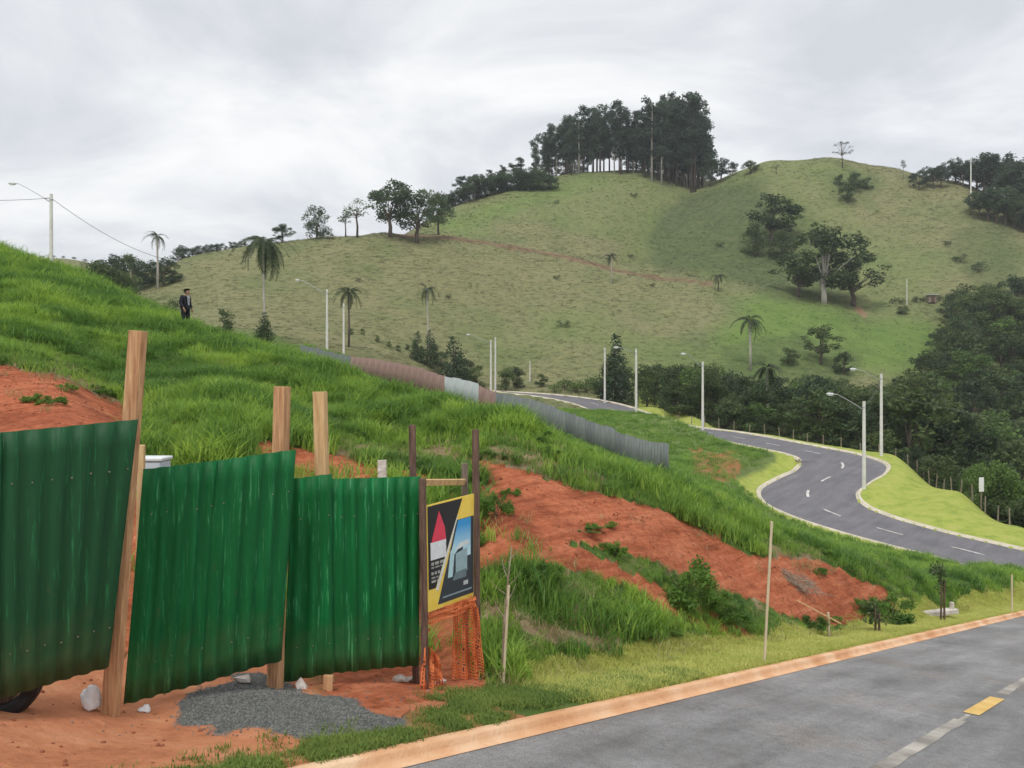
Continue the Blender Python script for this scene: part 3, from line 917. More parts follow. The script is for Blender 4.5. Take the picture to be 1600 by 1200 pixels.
_rows = [far_edge(o_) for o_ in np.linspace(-RHW, RHW, 9)]
_m = len(ROAD)
_F = np.concatenate([np.stack([k * _m + np.arange(_m - 1), (k + 1) * _m + np.arange(_m - 1), (k + 1) * _m + np.arange(1, _m), k * _m + np.arange(1, _m)], -1) for k in range(8)])
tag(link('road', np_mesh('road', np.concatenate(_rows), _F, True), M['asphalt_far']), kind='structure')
for sg in (-1, 1):
    prof = [(RHW - .01, .006), (RHW + .12, .02), (RHW + .15, .15), (RHW + .36, .155), (RHW + .38, -.15)]
    v = np.concatenate([far_edge(sg * a, h) for a, h in prof]); m = len(ROAD); F = []
    for k in range(len(prof) - 1):
        F.append(np.stack([k * m + np.arange(m - 1), (k + 1) * m + np.arange(m - 1), (k + 1) * m + np.arange(1, m), k * m + np.arange(1, m)], -1))
    tag(link('kerb', np_mesh('kerb', v, np.concatenate(F)), M['kerb_pale']), kind='structure')
acc = np.concatenate([[0], np.cumsum(np.linalg.norm(np.diff(ROAD[:, :2], axis=0), axis=1))])


def road_at(s):
    return np.array([np.interp(s, acc, ROAD[:, k]) for k in range(3)]), np.array([np.interp(s, acc, N2[:, k]) for k in range(2)])


for s0 in np.arange(6, 92, 5.6):
    L_, R_ = [], []
    ln = 2.1
    for t in np.linspace(s0, s0 + ln, 5):
        c, nn = road_at(t)
        L_.append((c[0] - nn[0] * .11, c[1] - nn[1] * .11, c[2] + .022)); R_.append((c[0] + nn[0] * .11, c[1] + nn[1] * .11, c[2] + .022))
    strip('lane_dash', np.array(L_), np.array(R_), M['paint_white'])

# ------------------------------------------------------------------ green hoarding
HG = W(430, 1070, 8.6)
hoarding = empty('hoarding_fence', HG, 0, 'green corrugated metal hoarding nailed to timber posts beside the road', 'fence')


def corrugated(name, TL, TR, BR, BL, material, parent, period=.152, amp=.0155, bow=.012, label=None, origin=None, n_h=10, flap=0.0):
    """corrugated sheet between four corners, a real thin folded shell"""
    TL, TR, BR, BL = [Vector(c) for c in (TL, TR, BR, BL)]
    wid = ((TR - TL).length + (BR - BL).length) / 2
    across = ((TR - TL) + (BR - BL)).normalized()
    nrm = across.cross(((TL - BL) + (TR - BR)).normalized()).normalized()
    if nrm.y > 0: nrm = -nrm
    per = max(1, round(wid / period)); seg = per * 8
    prof = [0, 0, 0, .5, 1, 1, 1, .5]
    org = origin if origin is not None else (BL + BR) / 2
    v = []
    for side in (0, 1):
        for j in range(n_h + 1):
            tv = j / n_h
            for i in range(seg + 1):
                tu = i / seg
                c = (BL.lerp(BR, tu)).lerp(TL.lerp(TR, tu), tv)
                h = amp * 2 * prof[i % 8] + bow * math.sin(math.pi * tv) * math.sin(math.pi * tu) + .006 * math.sin(tu * 9 + tv * 4)
                edge = max(0, tu - .88) / .12
                h += flap * edge * edge * tv
                v.append(c + nrm * (h - side * .0025) - org)
    w = seg + 1; off = w * (n_h + 1)
    ii = np.arange(w * (n_h + 1)).reshape(n_h + 1, w)
    Q = np.stack([ii[:-1, :-1], ii[:-1, 1:], ii[1:, 1:], ii[1:, :-1]], -1).reshape(-1, 4)
    Fs = [Q, Q[:, ::-1] + off]
    ring = np.concatenate([ii[0, :], ii[1:, -1], ii[-1, -2::-1], ii[-2:0:-1, 0]])
    nx = np.roll(ring, -1)
    Fs.append(np.stack([ring, ring + off, nx + off, nx], -1))
    o = link(name, np_mesh(name, np.array(v), np.concatenate(Fs)), material, parent)
    o.location = org - (parent.location if parent else Vector())
    if label: o['label'] = label
    return o


def nails(sheet, TL, TR, BR, BL):
    TL, TR, BR, BL = [Vector(c) for c in (TL, TR, BR, BL)]
    nrm = (TR - TL).cross(TL - BL).normalized()
    if nrm.y > 0: nrm = -nrm
    mb = MB(); wid = (TR - TL).length; per = max(1, round(wid / .152))
    for tv in (.16, .80):
        for i in range(per):
            tu = (i + .69) / per
            c = BL.lerp(BR, tu).lerp(TL.lerp(TR, tu), tv + random.uniform(-.006, .006)) + nrm * .033
            mb.tube([c - sheet.matrix_basis.translation - hoarding.location, c - sheet.matrix_basis.translation - hoarding.location + nrm * .006], [.008, .005], 6)
    tag(mb.build('nail_heads', M['wood_grey'], sheet), kind='stuff')


def top_foot(a, b, da, db=None):
    return W(*a, da), W(*b, db or da)


SHEETS = [
    # TL, TR, BR, BL as (x, y, D)
    ((-190, 705, 6.15), (5, 676, 6.75), (2, 1090, 6.75), (-190, 1140, 6.15), 'panel_dark', 'darkest weathered sheet cut by the picture edge'),
    ((-4, 676, 6.73), (216, 655, 7.32), (170, 1041, 7.32), (-4, 1092, 6.73), 'panel_dark', 'dark green sheet left of the tall leaning post'),
    ((224, 733, 7.72), (340, 719, 8.15), (318, 1066, 8.15), (193, 1100, 7.72), 'panel_green', None),
    ((334, 720, 8.12), (461, 702, 8.55), (440, 1031, 8.55), (313, 1067, 8.12), 'panel_green', None),
    ((456, 748, 8.86), (519, 740, 9.05), (522, 1051, 9.05), (442, 1066, 8.86), 'panel_bright', 'narrow bright green sheet with worn streaks'),
    ((517, 748, 9.07), (657, 744, 9.55), (655, 1039, 9.55), (521, 1051, 9.07), 'panel_bright', None),
]
for TL, TR, BR, BL, mk, lab in SHEETS:
    sh_ = corrugated('corrugated_sheet', W(*TL), W(*TR), W(*BR), W(*BL), M[mk], hoarding, label=lab, flap=.03 if TR[0] in (461,) else 0)
    nails(sh_, W(*TL), W(*TR), W(*BR), W(*BL))


def post(a, b, w, t, mname, parent, name='post', label=None, sink=.35, up=(0, 1, 0)):
    a, b = Vector(a), Vector(b)
    d = (b - a).normalized()
    b2 = b + d * sink
    org = b
    m = MB(); m.beam(a - org, b2 - org, w, t, up)
    o = m.build(name, M[mname], parent, bevel=.004)
    o.location = org - parent.location if parent else org
    if label: o['label'] = label
    return o


post(W(216, 517, 7.50), W(173, 1108, 7.50), .142, .085, 'wood_new', hoarding, label='tallest post, leaning, of reddish sawn timber', up=(.25, 1, 0))
post(W(441, 604, 8.72), W(430, 1066, 8.72), .15, .10, 'wood_new', hoarding, label='reddish timber post between the second and third runs', up=(.5, 1, 0))
post(W(500, 612, 9.15), W(511, 1072, 9.15), .135, .09, 'wood_pale', hoarding, label='pale new timber post behind the narrow sheet', up=(.25, 1, 0))
post(W(644, 664, 9.72), W(650, 1068, 9.72), .075, .075, 'wood_dark', hoarding, label='dark thin post above the last sheet')
post(W(-120, 560, 6.5), W(-140, 1130, 6.5), .14, .09, 'wood_new', hoarding)
# nailing rails along the back of the sheets
for a, b in (((20, 790, 6.98), (200, 775, 7.5)), ((15, 1000, 6.98), (180, 960, 7.5)), ((232, 800, 7.86), (440, 775, 8.68)), ((215, 1020, 7.86), (432, 965, 8.68)), ((460, 800, 9.03), (650, 795, 9.68)), ((455, 990, 9.03), (652, 975, 9.68))):
    org = W(*a); m = MB(); m.beam(Vector(), W(*b) - org, .06, .035, (0, 0, 1))
    o = m.build('rail', M['wood_grey'], hoarding); o.location = org - hoarding.location

# ------------------------------------------------------------------ site sign
SL_T, SL_B = W(666, 790, 9.42), W(669, 957, 9.42)
SR_T, SR_B = W(742, 771, 10.28), W(741, 931, 10.28)
sign = empty('site_sign', W(700, 1070, 9.8), 0, 'black and yellow advertising board with red roof mark on timber posts', 'sign')
SO = sign.location.copy()


def sg(u, v, d=0.0):
    """point on the board: u 0..1 left to right, v 0..1 up"""
    p = SL_B.lerp(SR_B, u).lerp(SL_T.lerp(SR_T, u), v)
    n = (SR_B - SL_B).cross(SL_T - SL_B).normalized()
    return p + n * d - SO


def board_patch(name, uv, col, d, parent, rough=.45, mt=None):
    m = MB()
    n = len(uv)
    fr = [sg(u, v, d) for u, v in uv]; bk = [sg(u, v, d - .0025) for u, v in uv]
    m.add(fr + bk, [tuple(range(n)), tuple(range(2 * n - 1, n - 1, -1))] + [(i, i + n, (i + 1) % n + n, (i + 1) % n) for i in range(n)])
    mm = mt or mat(name + '_print', col, tuple(c * .86 for c in col), 14, rough)
    return m.build(name, mm, parent)


m = MB()
m.add([sg(0, 0, -.001), sg(1, 0, -.001), sg(1, 1, -.001), sg(0, 1, -.001), sg(0, 0, -.016), sg(1, 0, -.016), sg(1, 1, -.016), sg(0, 1, -.016)],
      [(0, 1, 2, 3), (7, 6, 5, 4), (0, 4, 5, 1), (1, 5, 6, 2), (2, 6, 7, 3), (3, 7, 4, 0)])
board = m.build('board', mat('board_yellow', (.88, .60, .07), (.90, .66, .13), 10, .5), sign)
board_patch('black_field', [(.02, .205), (.155, .205), (.72, .985), (.02, .985)], (.014, .013, .016), .004, board)
board_patch('white_stripe', [(.150, .19), (.200, .17), (.60, .79), (.615, .84)], (.80, .78, .72), .0075, board)
board_patch('red_roof_mark', [(.08, .64), (.37, .64), (.345, .76), (.235, .92), (.11, .70)], (.78, .05, .10), .0075, board)
board_patch('white_block', [(.06, .475), (.37, .475), (.37, .64), (.06, .64)], (.78, .80, .84), .0075, board)
for k, (v0, v1, u1, c) in enumerate([(.425, .452, .37, .42), (.395, .41, .33, .35), (.335, .362, .31, .42), (.30, .315, .30, .36), (.262, .283, .24, .42)]):
    # lines of lettering too small to read in the photograph, broken into word-length dashes
    u = .07
    while u < u1 - .02:
        w = random.uniform(.035, .085)
        board_patch('text_dash', [(u, v0), (min(u + w, u1), v0), (min(u + w, u1), v1), (u, v1)], (c, c, c * .95), .0075, board)
        u += w + .022
board_patch('photo_panel', [(.20, .04), (.97, .04), (.97, .79), (.60, .79)], (.035, .045, .06), .004, board)


def sky_print():
    mm, nt, N, L = new_mat('printed_sky')
    out = N('ShaderNodeOutputMaterial'); p = N('ShaderNodeBsdfPrincipled'); p.inputs['Roughness'].default_value = .45
    tc = N('ShaderNodeTexCoord'); s_ = N('ShaderNodeSeparateXYZ'); L(tc.outputs['Generated'], s_.inputs[0])
    r = N('ShaderNodeValToRGB'); r.color_ramp.elements[0].position = .1; r.color_ramp.elements[0].color = (.55, .80, .88, 1)
    r.color_ramp.elements[1].position = .85; r.color_ramp.elements[1].color = (.02, .30, .68, 1)
    L(s_.outputs[2], r.inputs[0]); L(r.outputs[0], p.inputs['Base Color']); L(p.outputs[0], out.inputs[0])
    return mm


board_patch('printed_sky', [(.44, .42), (.90, .42), (.90, .785), (.63, .785)], (0, 0, 0), .0065, board, mt=sky_print())
board_patch('printed_tower', [(.40, .26), (.50, .26), (.56, .58), (.46, .50)], (.50, .72, .78), .0085, board)
board_patch('printed_building', [(.57, .28), (.82, .28), (.82, .50), (.57, .47)], (.33, .47, .52), .0085, board)
board_patch('printed_roofline', [(.55, .50), (.86, .535), (.86, .57), (.66, .565)], (.72, .78, .80), .0085, board)
board_patch('printed_dark_house', [(.50, .22), (.80, .22), (.80, .30), (.56, .29)], (.16, .22, .25), .009, board)
board_patch('printed_car', [(.74, .145), (.84, .145), (.84, .185), (.74, .185)], (.55, .57, .60), .0085, board)
board_patch('printed_road', [(.28, .085), (.93, .085), (.93, .10), (.31, .10)], (.25, .33, .38), .0085, board)
post(W(660, 748, 9.40), W(664, 1076, 9.40), .078, .075, 'wood_dark', sign, label='dark left post')
post(W(743, 671, 10.30), W(746, 1066, 10.30), .085, .07, 'wood_dark', sign, label='dark right post rising above the board')
post(W(726, 724, 10.45), W(728, 1060, 10.45), .08, .05, 'wood_grey', sign, name='brace')
m = MB(); m.beam(W(655, 754, 9.6) - SO, W(726, 753, 10.40) - SO, .075, .03, (0, 1, .1)); m.build('crossbar', M['wood_pale'], sign, bevel=.003)
for v in (.05, .95):
    m = MB(); m.beam(sg(-.02, v, -.035), sg(1.0, v, -.035), .05, .03, (0, 1, 0)); m.build('batten', M['wood_grey'], sign)
# splinter of pale timber beside the sign
tag(post(W(597, 719, 11.6), at(600, 11.6), .12, .05, 'rubble', None, name='marker_stake'), 'short whitish stake showing above the last green sheet', 'stake')


# orange barrier net bunched under the board
def netting():
    root = empty('barrier_net', W(705, 1072, 9.85), 0, 'torn orange plastic barrier net hanging under the advertising board', 'net')
    O = root.location

    def sheet(name, a, b, c, d, nu, nv, folds, amp, wst=.007):
        """a b bottom corners, c d top corners"""
        def P(u, v):
            p = a.lerp(b, u).lerp(c.lerp(d, u), v)
            return p + Vector((.3, -1, 0)) * (amp * math.sin(u * folds * 6.28 + v * 2) + .02 * math.sin(v * 11 + u * 5)) - O
        mb = MB()
        rnd = random.Random(5)
        for i in range(nu + 1):
            for j in range(nv):
                if rnd.random() < .06: continue
                p, q = P(i / nu, j / nv), P(i / nu, (j + 1) / nv)
                t = Vector((wst, -wst * .4, 0))
                mb.add([p - t, p + t, q + t, q - t], [(0, 1, 2, 3)])
        for j in range(nv + 1):
            for i in range(nu):
                if rnd.random() < .06: continue
                p, q = P(i / nu, j / nv), P((i + 1) / nu, j / nv)
                t = Vector((0, .003, wst))
                mb.add([p - t, p + t, q + t, q - t], [(0, 1, 2, 3)])
        return tag(mb.build(name, M['net'], root), kind='stuff')
    sheet('net_hanging', W(706, 1058, 10.0), W(748, 1060, 10.2), W(708, 944, 9.9), W(742, 935, 10.2), 13, 26, 2.5, .04, .0075)
    sheet('net_hem', W(668, 975, 9.45), W(742, 950, 10.15), W(668, 956, 9.45), W(742, 932, 10.2), 22, 5, 2, .02, .008)
    sheet('net_foot', W(656, 1074, 9.32), W(692, 1074, 9.5), W(664, 1004, 9.4), W(684, 1025, 9.5), 9, 11, 2, .04, .009)
    sheet('net_tail', W(742, 1064, 10.1), W(757, 1062, 10.15), W(736, 930, 10.15), W(746, 950, 10.2), 5, 24, 1, .02, .006)


netting()


# ------------------------------------------------------------------ debris by the hoarding
def lump(name, loc, size, mname, label, cat, group=None, seed=0, rough=.22, sub=2, parent=None):
    bm = bmesh.new()
    bmesh.ops.create_icosphere(bm, subdivisions=sub, radius=1)
    rn = random.Random(seed)
    ph = [rn.uniform(0, 6) for _ in range(6)]
    for v in bm.verts:
        c = v.co
        k = 1 + rough * (math.sin(c.x * 3.1 + ph[0]) * math.sin(c.y * 2.7 + ph[1]) + .7 * math.sin(c.z * 4.3 + ph[2] + c.x * 2)) + rough * .35 * rn.uniform(-1, 1)
        v.co = Vector((c.x * size[0] * k, c.y * size[1] * k, max(c.z, -.55) * size[2] * k))
    me = bpy.data.meshes.new(name); bm.to_mesh(me); bm.free()
    if sub > 2:
        for q in me.polygons: q.use_smooth = True
    o = link(name, me, M[mname], parent, loc)
    if label: tag(o, label, cat, group)
    return o


def on_ground(x, D, up=0.0):
    return at(x, D, up)


lump('plastic_sack', on_ground(142, 7.5, .09), (.085, .08, .125), 'white_plastic', 'white plastic sack lying left of the leaning post foot', 'sack', seed=3, sub=4, rough=.16)
lump('plastic_scrap', on_ground(227, 7.75, .02), (.055, .05, .035), 'white_plastic', 'small white scrap under the second green sheet', 'scrap', seed=4, sub=3)
lump('concrete_chunk', on_ground(470, 8.8, .03), (.08, .07, .06), 'rubble', 'pale concrete chunk at the foot of the narrow green sheet', 'rubble', seed=6, rough=.3, sub=1)
lump('brick_fragment', on_ground(381, 8.75, .05), (.09, .07, .05), 'rubble', 'pinkish broken brick beside the second timber post foot', 'rubble', seed=8, rough=.3, sub=1)
for k, (x, D, s, lb) in enumerate([(624, 9.65, .10, 'largest whitish rubble slab under the last green sheet'), (640, 9.75, .07, 'small grey rubble piece next to the dark sign post'), (688, 9.75, .08, 'white rubble piece behind the orange net')]):
    lump('rubble_piece', on_ground(x, D, .03), (s, s * .7, s * .45), 'rubble', lb, 'rubble', seed=20 + k, rough=.3, sub=1)
# an old tyre standing behind the corner of the hoarding
tyre = empty('tyre', W(0, 1061, 7.08), 0, 'black rubber tyre half hidden under the left corner of the hoarding', 'tyre')
prof = [(.205, -.085), (.235, -.10), (.29, -.105), (.322, -.092), (.333, -.06), (.326, -.058), (.326, -.05), (.335, -.048), (.336, -.008), (.327, -.006), (.327, .006), (.336, .008), (.335, .048), (.326, .05), (.326, .058), (.333, .06), (.322, .092), (.29, .105), (.235, .10), (.205, .085)]
mb = MB(); nn_ = 48
for i in range(nn_):
    a = 2 * math.pi * i / nn_
    for r_, w_ in prof: mb.v.append((math.cos(a) * r_, w_, math.sin(a) * r_))
k_ = len(prof)
for i in range(nn_):
    for j in range(k_):
        mb.f.append((i * k_ + j, i * k_ + (j + 1) % k_, ((i + 1) % nn_) * k_ + (j + 1) % k_, ((i + 1) % nn_) * k_ + j))
mb.build('tyre_casing', M['black_plastic'], tyre)
mb = MB(); mb.tube([(0, -.03, 0), (0, .03, 0)], [.20, .20], 24); mb.tube([(0, -.06, 0), (0, -.03, 0)], [.06, .07], 16); mb.build('rim', M['wood_dark'], tyre)
tyre.rotation_euler = (R(-6), 0, R(18))

# pale crate and board seen in the gap behind the tall post
crate = empty('lidded_box', W(232, 760, 8.9), 0, 'bluish white lidded box showing above the second green sheet', 'box')
MB().box((0, .1, .12), (.30, .26, .30)).build('body', mat('pale_blue_plastic', (.50, .56, .64), (.62, .66, .70), 8, .5), crate, bevel=.02)
MB().box((0, .1, .29), (.33, .29, .04)).build('lid', mat('pale_lid', (.66, .70, .72), (.75, .77, .78), 8, .5), crate, bevel=.01)
g0 = at(232, 8.9)
MB().box((0, .1, (g0.z - crate.location.z - .03) / 2), (.22, .2, abs(-.03 - (g0.z - crate.location.z)))).build('stand', M['wood_grey'], crate)
tag(post(W(221, 695, 8.4), at(216, 8.4), .07, .04, 'wood_pale', None, name='short_stake'), 'pale stub of timber in the gap behind the leaning post', 'stake')
tag(post(W(513, 1055, 8.75), W(512, 1080, 8.75), .1, .05, 'wood_new', None, name='timber_offcut', sink=.12), 'reddish timber offcut poking out under the narrow green sheet', 'timber')


# ------------------------------------------------------------------ lamp posts, wires
def lamp_post(x, D, ytop, label, arm=None, base=None, r0=.17, r1=.12, group='concrete poles along the roads', crossbar=False):
    b = at(x, D) if base is None else base
    top = (600 - ytop) / FPX * D
    H = top - b.z
    root = empty('lamp_post' if arm else 'utility_pole', b, 0, label, 'lamp post' if arm else 'pole', group)
    m = MB(); m.tube([(0, 0, -.4), (0, 0, H * .5), (0, 0, H)], [r0, (r0 + r1) / 2, r1], 10)
    m.build('pole', M['concrete'], root, smooth=False)
    if arm:
        hx, hy = arm
        e = W(hx, hy, D) - b
        st = Vector((0, 0, H - .75))
        mid = st.lerp(e, .6) + Vector((0, 0, .16))
        m = MB(); m.tube([st, st.lerp(mid, .5) + Vector((0, 0, .03)), mid, e + Vector((.35, 0, -.02)), e], [.038, .036, .034, .03, .03], 7)
        m.build('arm', M['galv'], root, smooth=True)
        hd = MB()
        d = Vector((-1 if e.x < 0 else 1, 0, .05)).normalized()
        hd.tube([e - d * .06, e + d * .08, e + d * .40, e + d * .58], [.05, .11, .125, .05], 8)
        o = hd.build('lamp_head', M['lampshell'], root, smooth=True)
        g = MB(); g.box(e + d * .28 + Vector((0, 0, -.10)), (.34, .16, .05)); g.build('lens', M['white_plastic'], o)
    m = MB(); m.tube([(0, 0, H - .55), (0, 0, H - .47)], [r1 + .03, r1 + .03], 10); m.build('collar', M['galv'], root)
    if crossbar:
        m = MB(); m.beam((-.5, 0, H - .35), (.1, 0, H - .35), .07, .06, (0, 0, 1)); m.build('crossbar', M['galv'], root)
    return root


P = {}
P[1] = lamp_post(80, 70, 303, 'lamp post with curved arm on the grassy ridge at far left', arm=(24, 287), crossbar=True)
P[2] = lamp_post(511, 104, 452, 'lamp post with long left arm before the olive hillside', arm=(468, 438))
P[3] = lamp_post(537, 112, 474, 'bare concrete pole just right of the lamp post before the olive hillside', r0=.16, r1=.11)
P[4] = lamp_post(554, 148, 519, 'short thin far pole below the fan palm on the hillside', r0=.12, r1=.09)
P[5] = lamp_post(767, 134, 531, 'left pole of the close pair above the rusty hoarding, with lamp arm', arm=(734, 523))
P[6] = lamp_post(774, 138, 527, 'right pole of the close pair above the rusty hoarding')
P[7] = lamp_post(828, 150, 564, 'small far pole between the pole pair and the road bend', r0=.12, r1=.09)
P[8] = lamp_post(945, 127, 543, 'concrete pole at the far end of the visible road')
P[9] = lamp_post(994, 104, 545, 'pole standing behind the grass crest left of the far lawn', arm=(966, 543))
P[10] = lamp_post(1098, 103, 565, 'lamp post on the far lawn before the dark wood', arm=(1071, 553))
P[11] = lamp_post(1350, 69.5, 627, 'nearest lamp post, on the lawn inside the road bend', arm=(1302, 616))
P[12] = lamp_post(1377, 82.5, 584, 'tall lamp post behind the nearest one, before the wood', arm=(1337, 577))


def wire(name, a, b, sag, label, r=.012, n=14):
    a, b = Vector(a), Vector(b)
    pts = []
    for i in range(n + 1):
        t = i / n
        p = a.lerp(b, t); p.z -= sag * 4 * t * (1 - t); pts.append(p)
    m = MB(); m.tube(pts, r, 5)
    return tag(m.build(name, M['wire'], None), label, 'wire')


def ptop(k, dz=-.35):
    c = [o for o in P[k].children if o.name.startswith('pole')][0]
    h = max(v.co.z for v in c.data.vertices)
    return P[k].location + Vector((0, 0, h + dz))


wire('overhead_wire', ptop(1), W(-400, 270, 62), .9, 'overhead wire running left from the far left lamp post', .02)
wire('overhead_wire', ptop(1), W(300, 412, 98), 1.2, 'overhead wire dropping right from the far left lamp post', .022)
wire('overhead_wire', ptop(11), ptop(12), .5, 'wire between the two nearest lamp posts', .013)
wire('overhead_wire', ptop(12, -1.9), W(1900, 690, 70), .8, 'overhead wire crossing the dark wood to the right', .016)


# ------------------------------------------------------------------ far hoarding of mixed sheets
TOPL = [(470, 538, 92), (545, 556, 86), (600, 563, 82), (650, 574, 78), (690, 586, 75), (740, 598, 72.5), (770, 612, 71), (820, 622, 68), (870, 638, 65.5), (920, 656, 63), (960, 671, 61), (990, 684, 59.5), (1045, 694, 57.5)]
FH = smooth_line([tuple(W(*p)) for p in TOPL], 12)
facc = np.concatenate([[0], np.cumsum(np.linalg.norm(np.diff(FH[:, :2], axis=0), axis=1))])
far_h = empty('hoarding_fence', at(1045, 57.5), 0, 'long patchwork hoarding of grey green and rusty sheets behind the grass crest', 'fence')
M['sheet_grey'] = mat('grey_green_sheet', (.125, .148, .140), (.19, .212, .202), 1.4, .5, stretch=(3, 3, .5))
M['sheet_slate'] = mat('slate_sheet', (.105, .122, .120), (.15, .170, .166), 1.4, .5, stretch=(3, 3, .5))
M['sheet_rust'] = mat('rusty_sheet', (.20, .125, .105), (.32, .22, .19), 1.6, .7, stretch=(3, 3, .5))
M['sheet_pale'] = mat('pale_sheet', (.32, .36, .36), (.44, .47, .47), 1.4, .5, stretch=(3, 3, .5))


def fpt(s): return Vector([float(np.interp(s, facc, FH[:, k])) for k in range(3)])


shares = {}
s = 0.0; k = 0
while s < facc[-1] - .5:
    w = 1.02
    a, b = fpt(s), fpt(min(s + w, facc[-1]))
    xm = 800 + FPX * a.x / a.y
    if xm < 545: mk = 'sheet_slate'
    elif xm < 692: mk = 'sheet_rust'
    elif xm < 742: mk = 'sheet_pale'
    elif xm < 770: mk = 'sheet_rust'
    else: mk = random.choice(['sheet_grey', 'sheet_grey', 'sheet_slate'])
    j = random.uniform(-.07, .07)
    ha = Vector((0, 0, j + random.uniform(-.03, .03))); hb = Vector((0, 0, j + random.uniform(-.03, .03)))
    dn = Vector((0, 0, 2.3))
    corrugated('corrugated_sheet', a + ha, b + hb, b + hb - dn, a + ha - dn, M[mk], far_h, period=.25, amp=.02, bow=.01, n_h=2)
    if k % 3 == 0:
        m = MB(); m.beam((0, 0, -.4), (0, 0, 2.45), .08, .08, (0, 1, 0))
        o = m.build('post', M['wood_grey'], far_h); o.location = a - dn + Vector((0, .12, 0)) - far_h.location
    s += w; k += 1

# ------------------------------------------------------------------ wire fence along the far lawn
wf = empty('wire_fence', at(1500, 70), 0, 'low wire fence on wooden posts between bright lawn and dark wood', 'fence')
FL = smooth_line([tuple(at(x, D)) for x, D in ((1040, 112), (1120, 106), (1200, 101), (1290, 94), (1370, 90), (1425, 85), (1460, 78), (1500, 71.5), (1550, 66), (1600, 61), (1680, 57), (1800, 54))], 14)
wacc = np.concatenate([[0], np.cumsum(np.linalg.norm(np.diff(FL[:, :2], axis=0), axis=1))])
pm = MB(); pm.tube([(0, 0, -.3), (.01, 0, .7), (.02, 0, 1.35)], [.06, .055, .05], 7); pm = pm.mesh('post')
pm.materials.append(M['wood_grey'])
tops = []
for s in np.arange(0, wacc[-1], 2.1):
    X, Y = np.interp(s, wacc, FL[:, 0]), np.interp(s, wacc, FL[:, 1])
    z = gz(X, Y)
    o = link('post', pm, None, wf); o.location = Vector((X, Y, z)) - wf.location
    o.rotation_euler = (random.uniform(-.05, .05), random.uniform(-.06, .06), random.uniform(0, 6)); o.scale.z = random.uniform(.85, 1.1)
    tops.append(Vector((X, Y, z)))
for h in (.35, .7, 1.05):
    m = MB(); m.tube([t + Vector((0, 0, h)) - wf.location for t in tops], .005, 4); m.build('wire_strand', M['wire'], wf)
nb = empty('notice_board', at(1533, 67.5), 0, 'small white notice board on a stake behind the wire fence', 'sign')
MB().beam((0, 0, -.3), (0, 0, 2.3), .07, .05).build('stake', M['wood_grey'], nb)
zb = (600 - 757) / FPX * 67.5 - nb.location.z
MB().box((0, -.05, zb), (.40, .03, 1.15)).build('panel', M['white_plastic'], nb, bevel=.01)
# low hut roof and rails on the far slope
hut = empty('cattle_shed', at(1455, 213), 0, 'tiny white roofed shed on the far green slope', 'shed')
MB().box((0, 0, .9), (2.0, 1.6, 1.8)).build('wall', M['wood_grey'], hut)
MB().beam((0, -.1, 2.0), (0, -.1, 2.12), 2.6, 2.2).build('roof', M['white_plastic'], hut)
MB().box((0, -.83, .8), (.8, .06, 1.5)).build('door', M['wood_dark'], hut)
P[13] = lamp_post(1417, 213, 436, 'thin distant pole left of the white roofed shed', r0=.13, r1=.1)
P[14] = lamp_post(1517, 262, 246, 'distant pole against the dark trees on the right skyline', r0=.22, r1=.16)


# ------------------------------------------------------------------ trees
def leaf_quads(centres, size, rng, up=.35, aspect=.55):
    n = len(centres)
    a = rng.normal(size=(n, 3)); a /= np.linalg.norm(a, axis=1)[:, None]
    nn = rng.normal(size=(n, 3)); nn[:, 2] += up * 2; nn /= np.linalg.norm(nn, axis=1)[:, None]
    a = a - (a * nn).sum(1)[:, None] * nn; a /= np.linalg.norm(a, axis=1)[:, None] + 1e-9
    b = np.cross(nn, a)
    L = size * rng.uniform(.6, 1.35, n)[:, None]
    v = np.stack([centres - a * L * .5, centres + b * L * aspect * .5, centres + a * L * .5, centres - b * L * aspect * .5], 1).reshape(-1, 3)
    f = np.arange(n * 4).reshape(n, 4)
    return v, f


def clumps_leaves(clumps, per, size, rng, shell=.55, up=.35, flat=.75):
    cs = []
    for (c, r) in clumps:
        n = max(6, int(per * r * r))
        d = rng.normal(size=(n, 3)); d /= np.linalg.norm(d, axis=1)[:, None]
        rad = r * (shell + (1 - shell) * rng.random(n)) * rng.uniform(.75, 1.18, n)
        p = d * rad[:, None]; p[:, 2] *= flat
        p[:, 2] -= .12 * r * (d[:, 0] ** 2)
        cs.append(np.asarray(c) + p)
    return leaf_quads(np.concatenate(cs), size, rng, up)


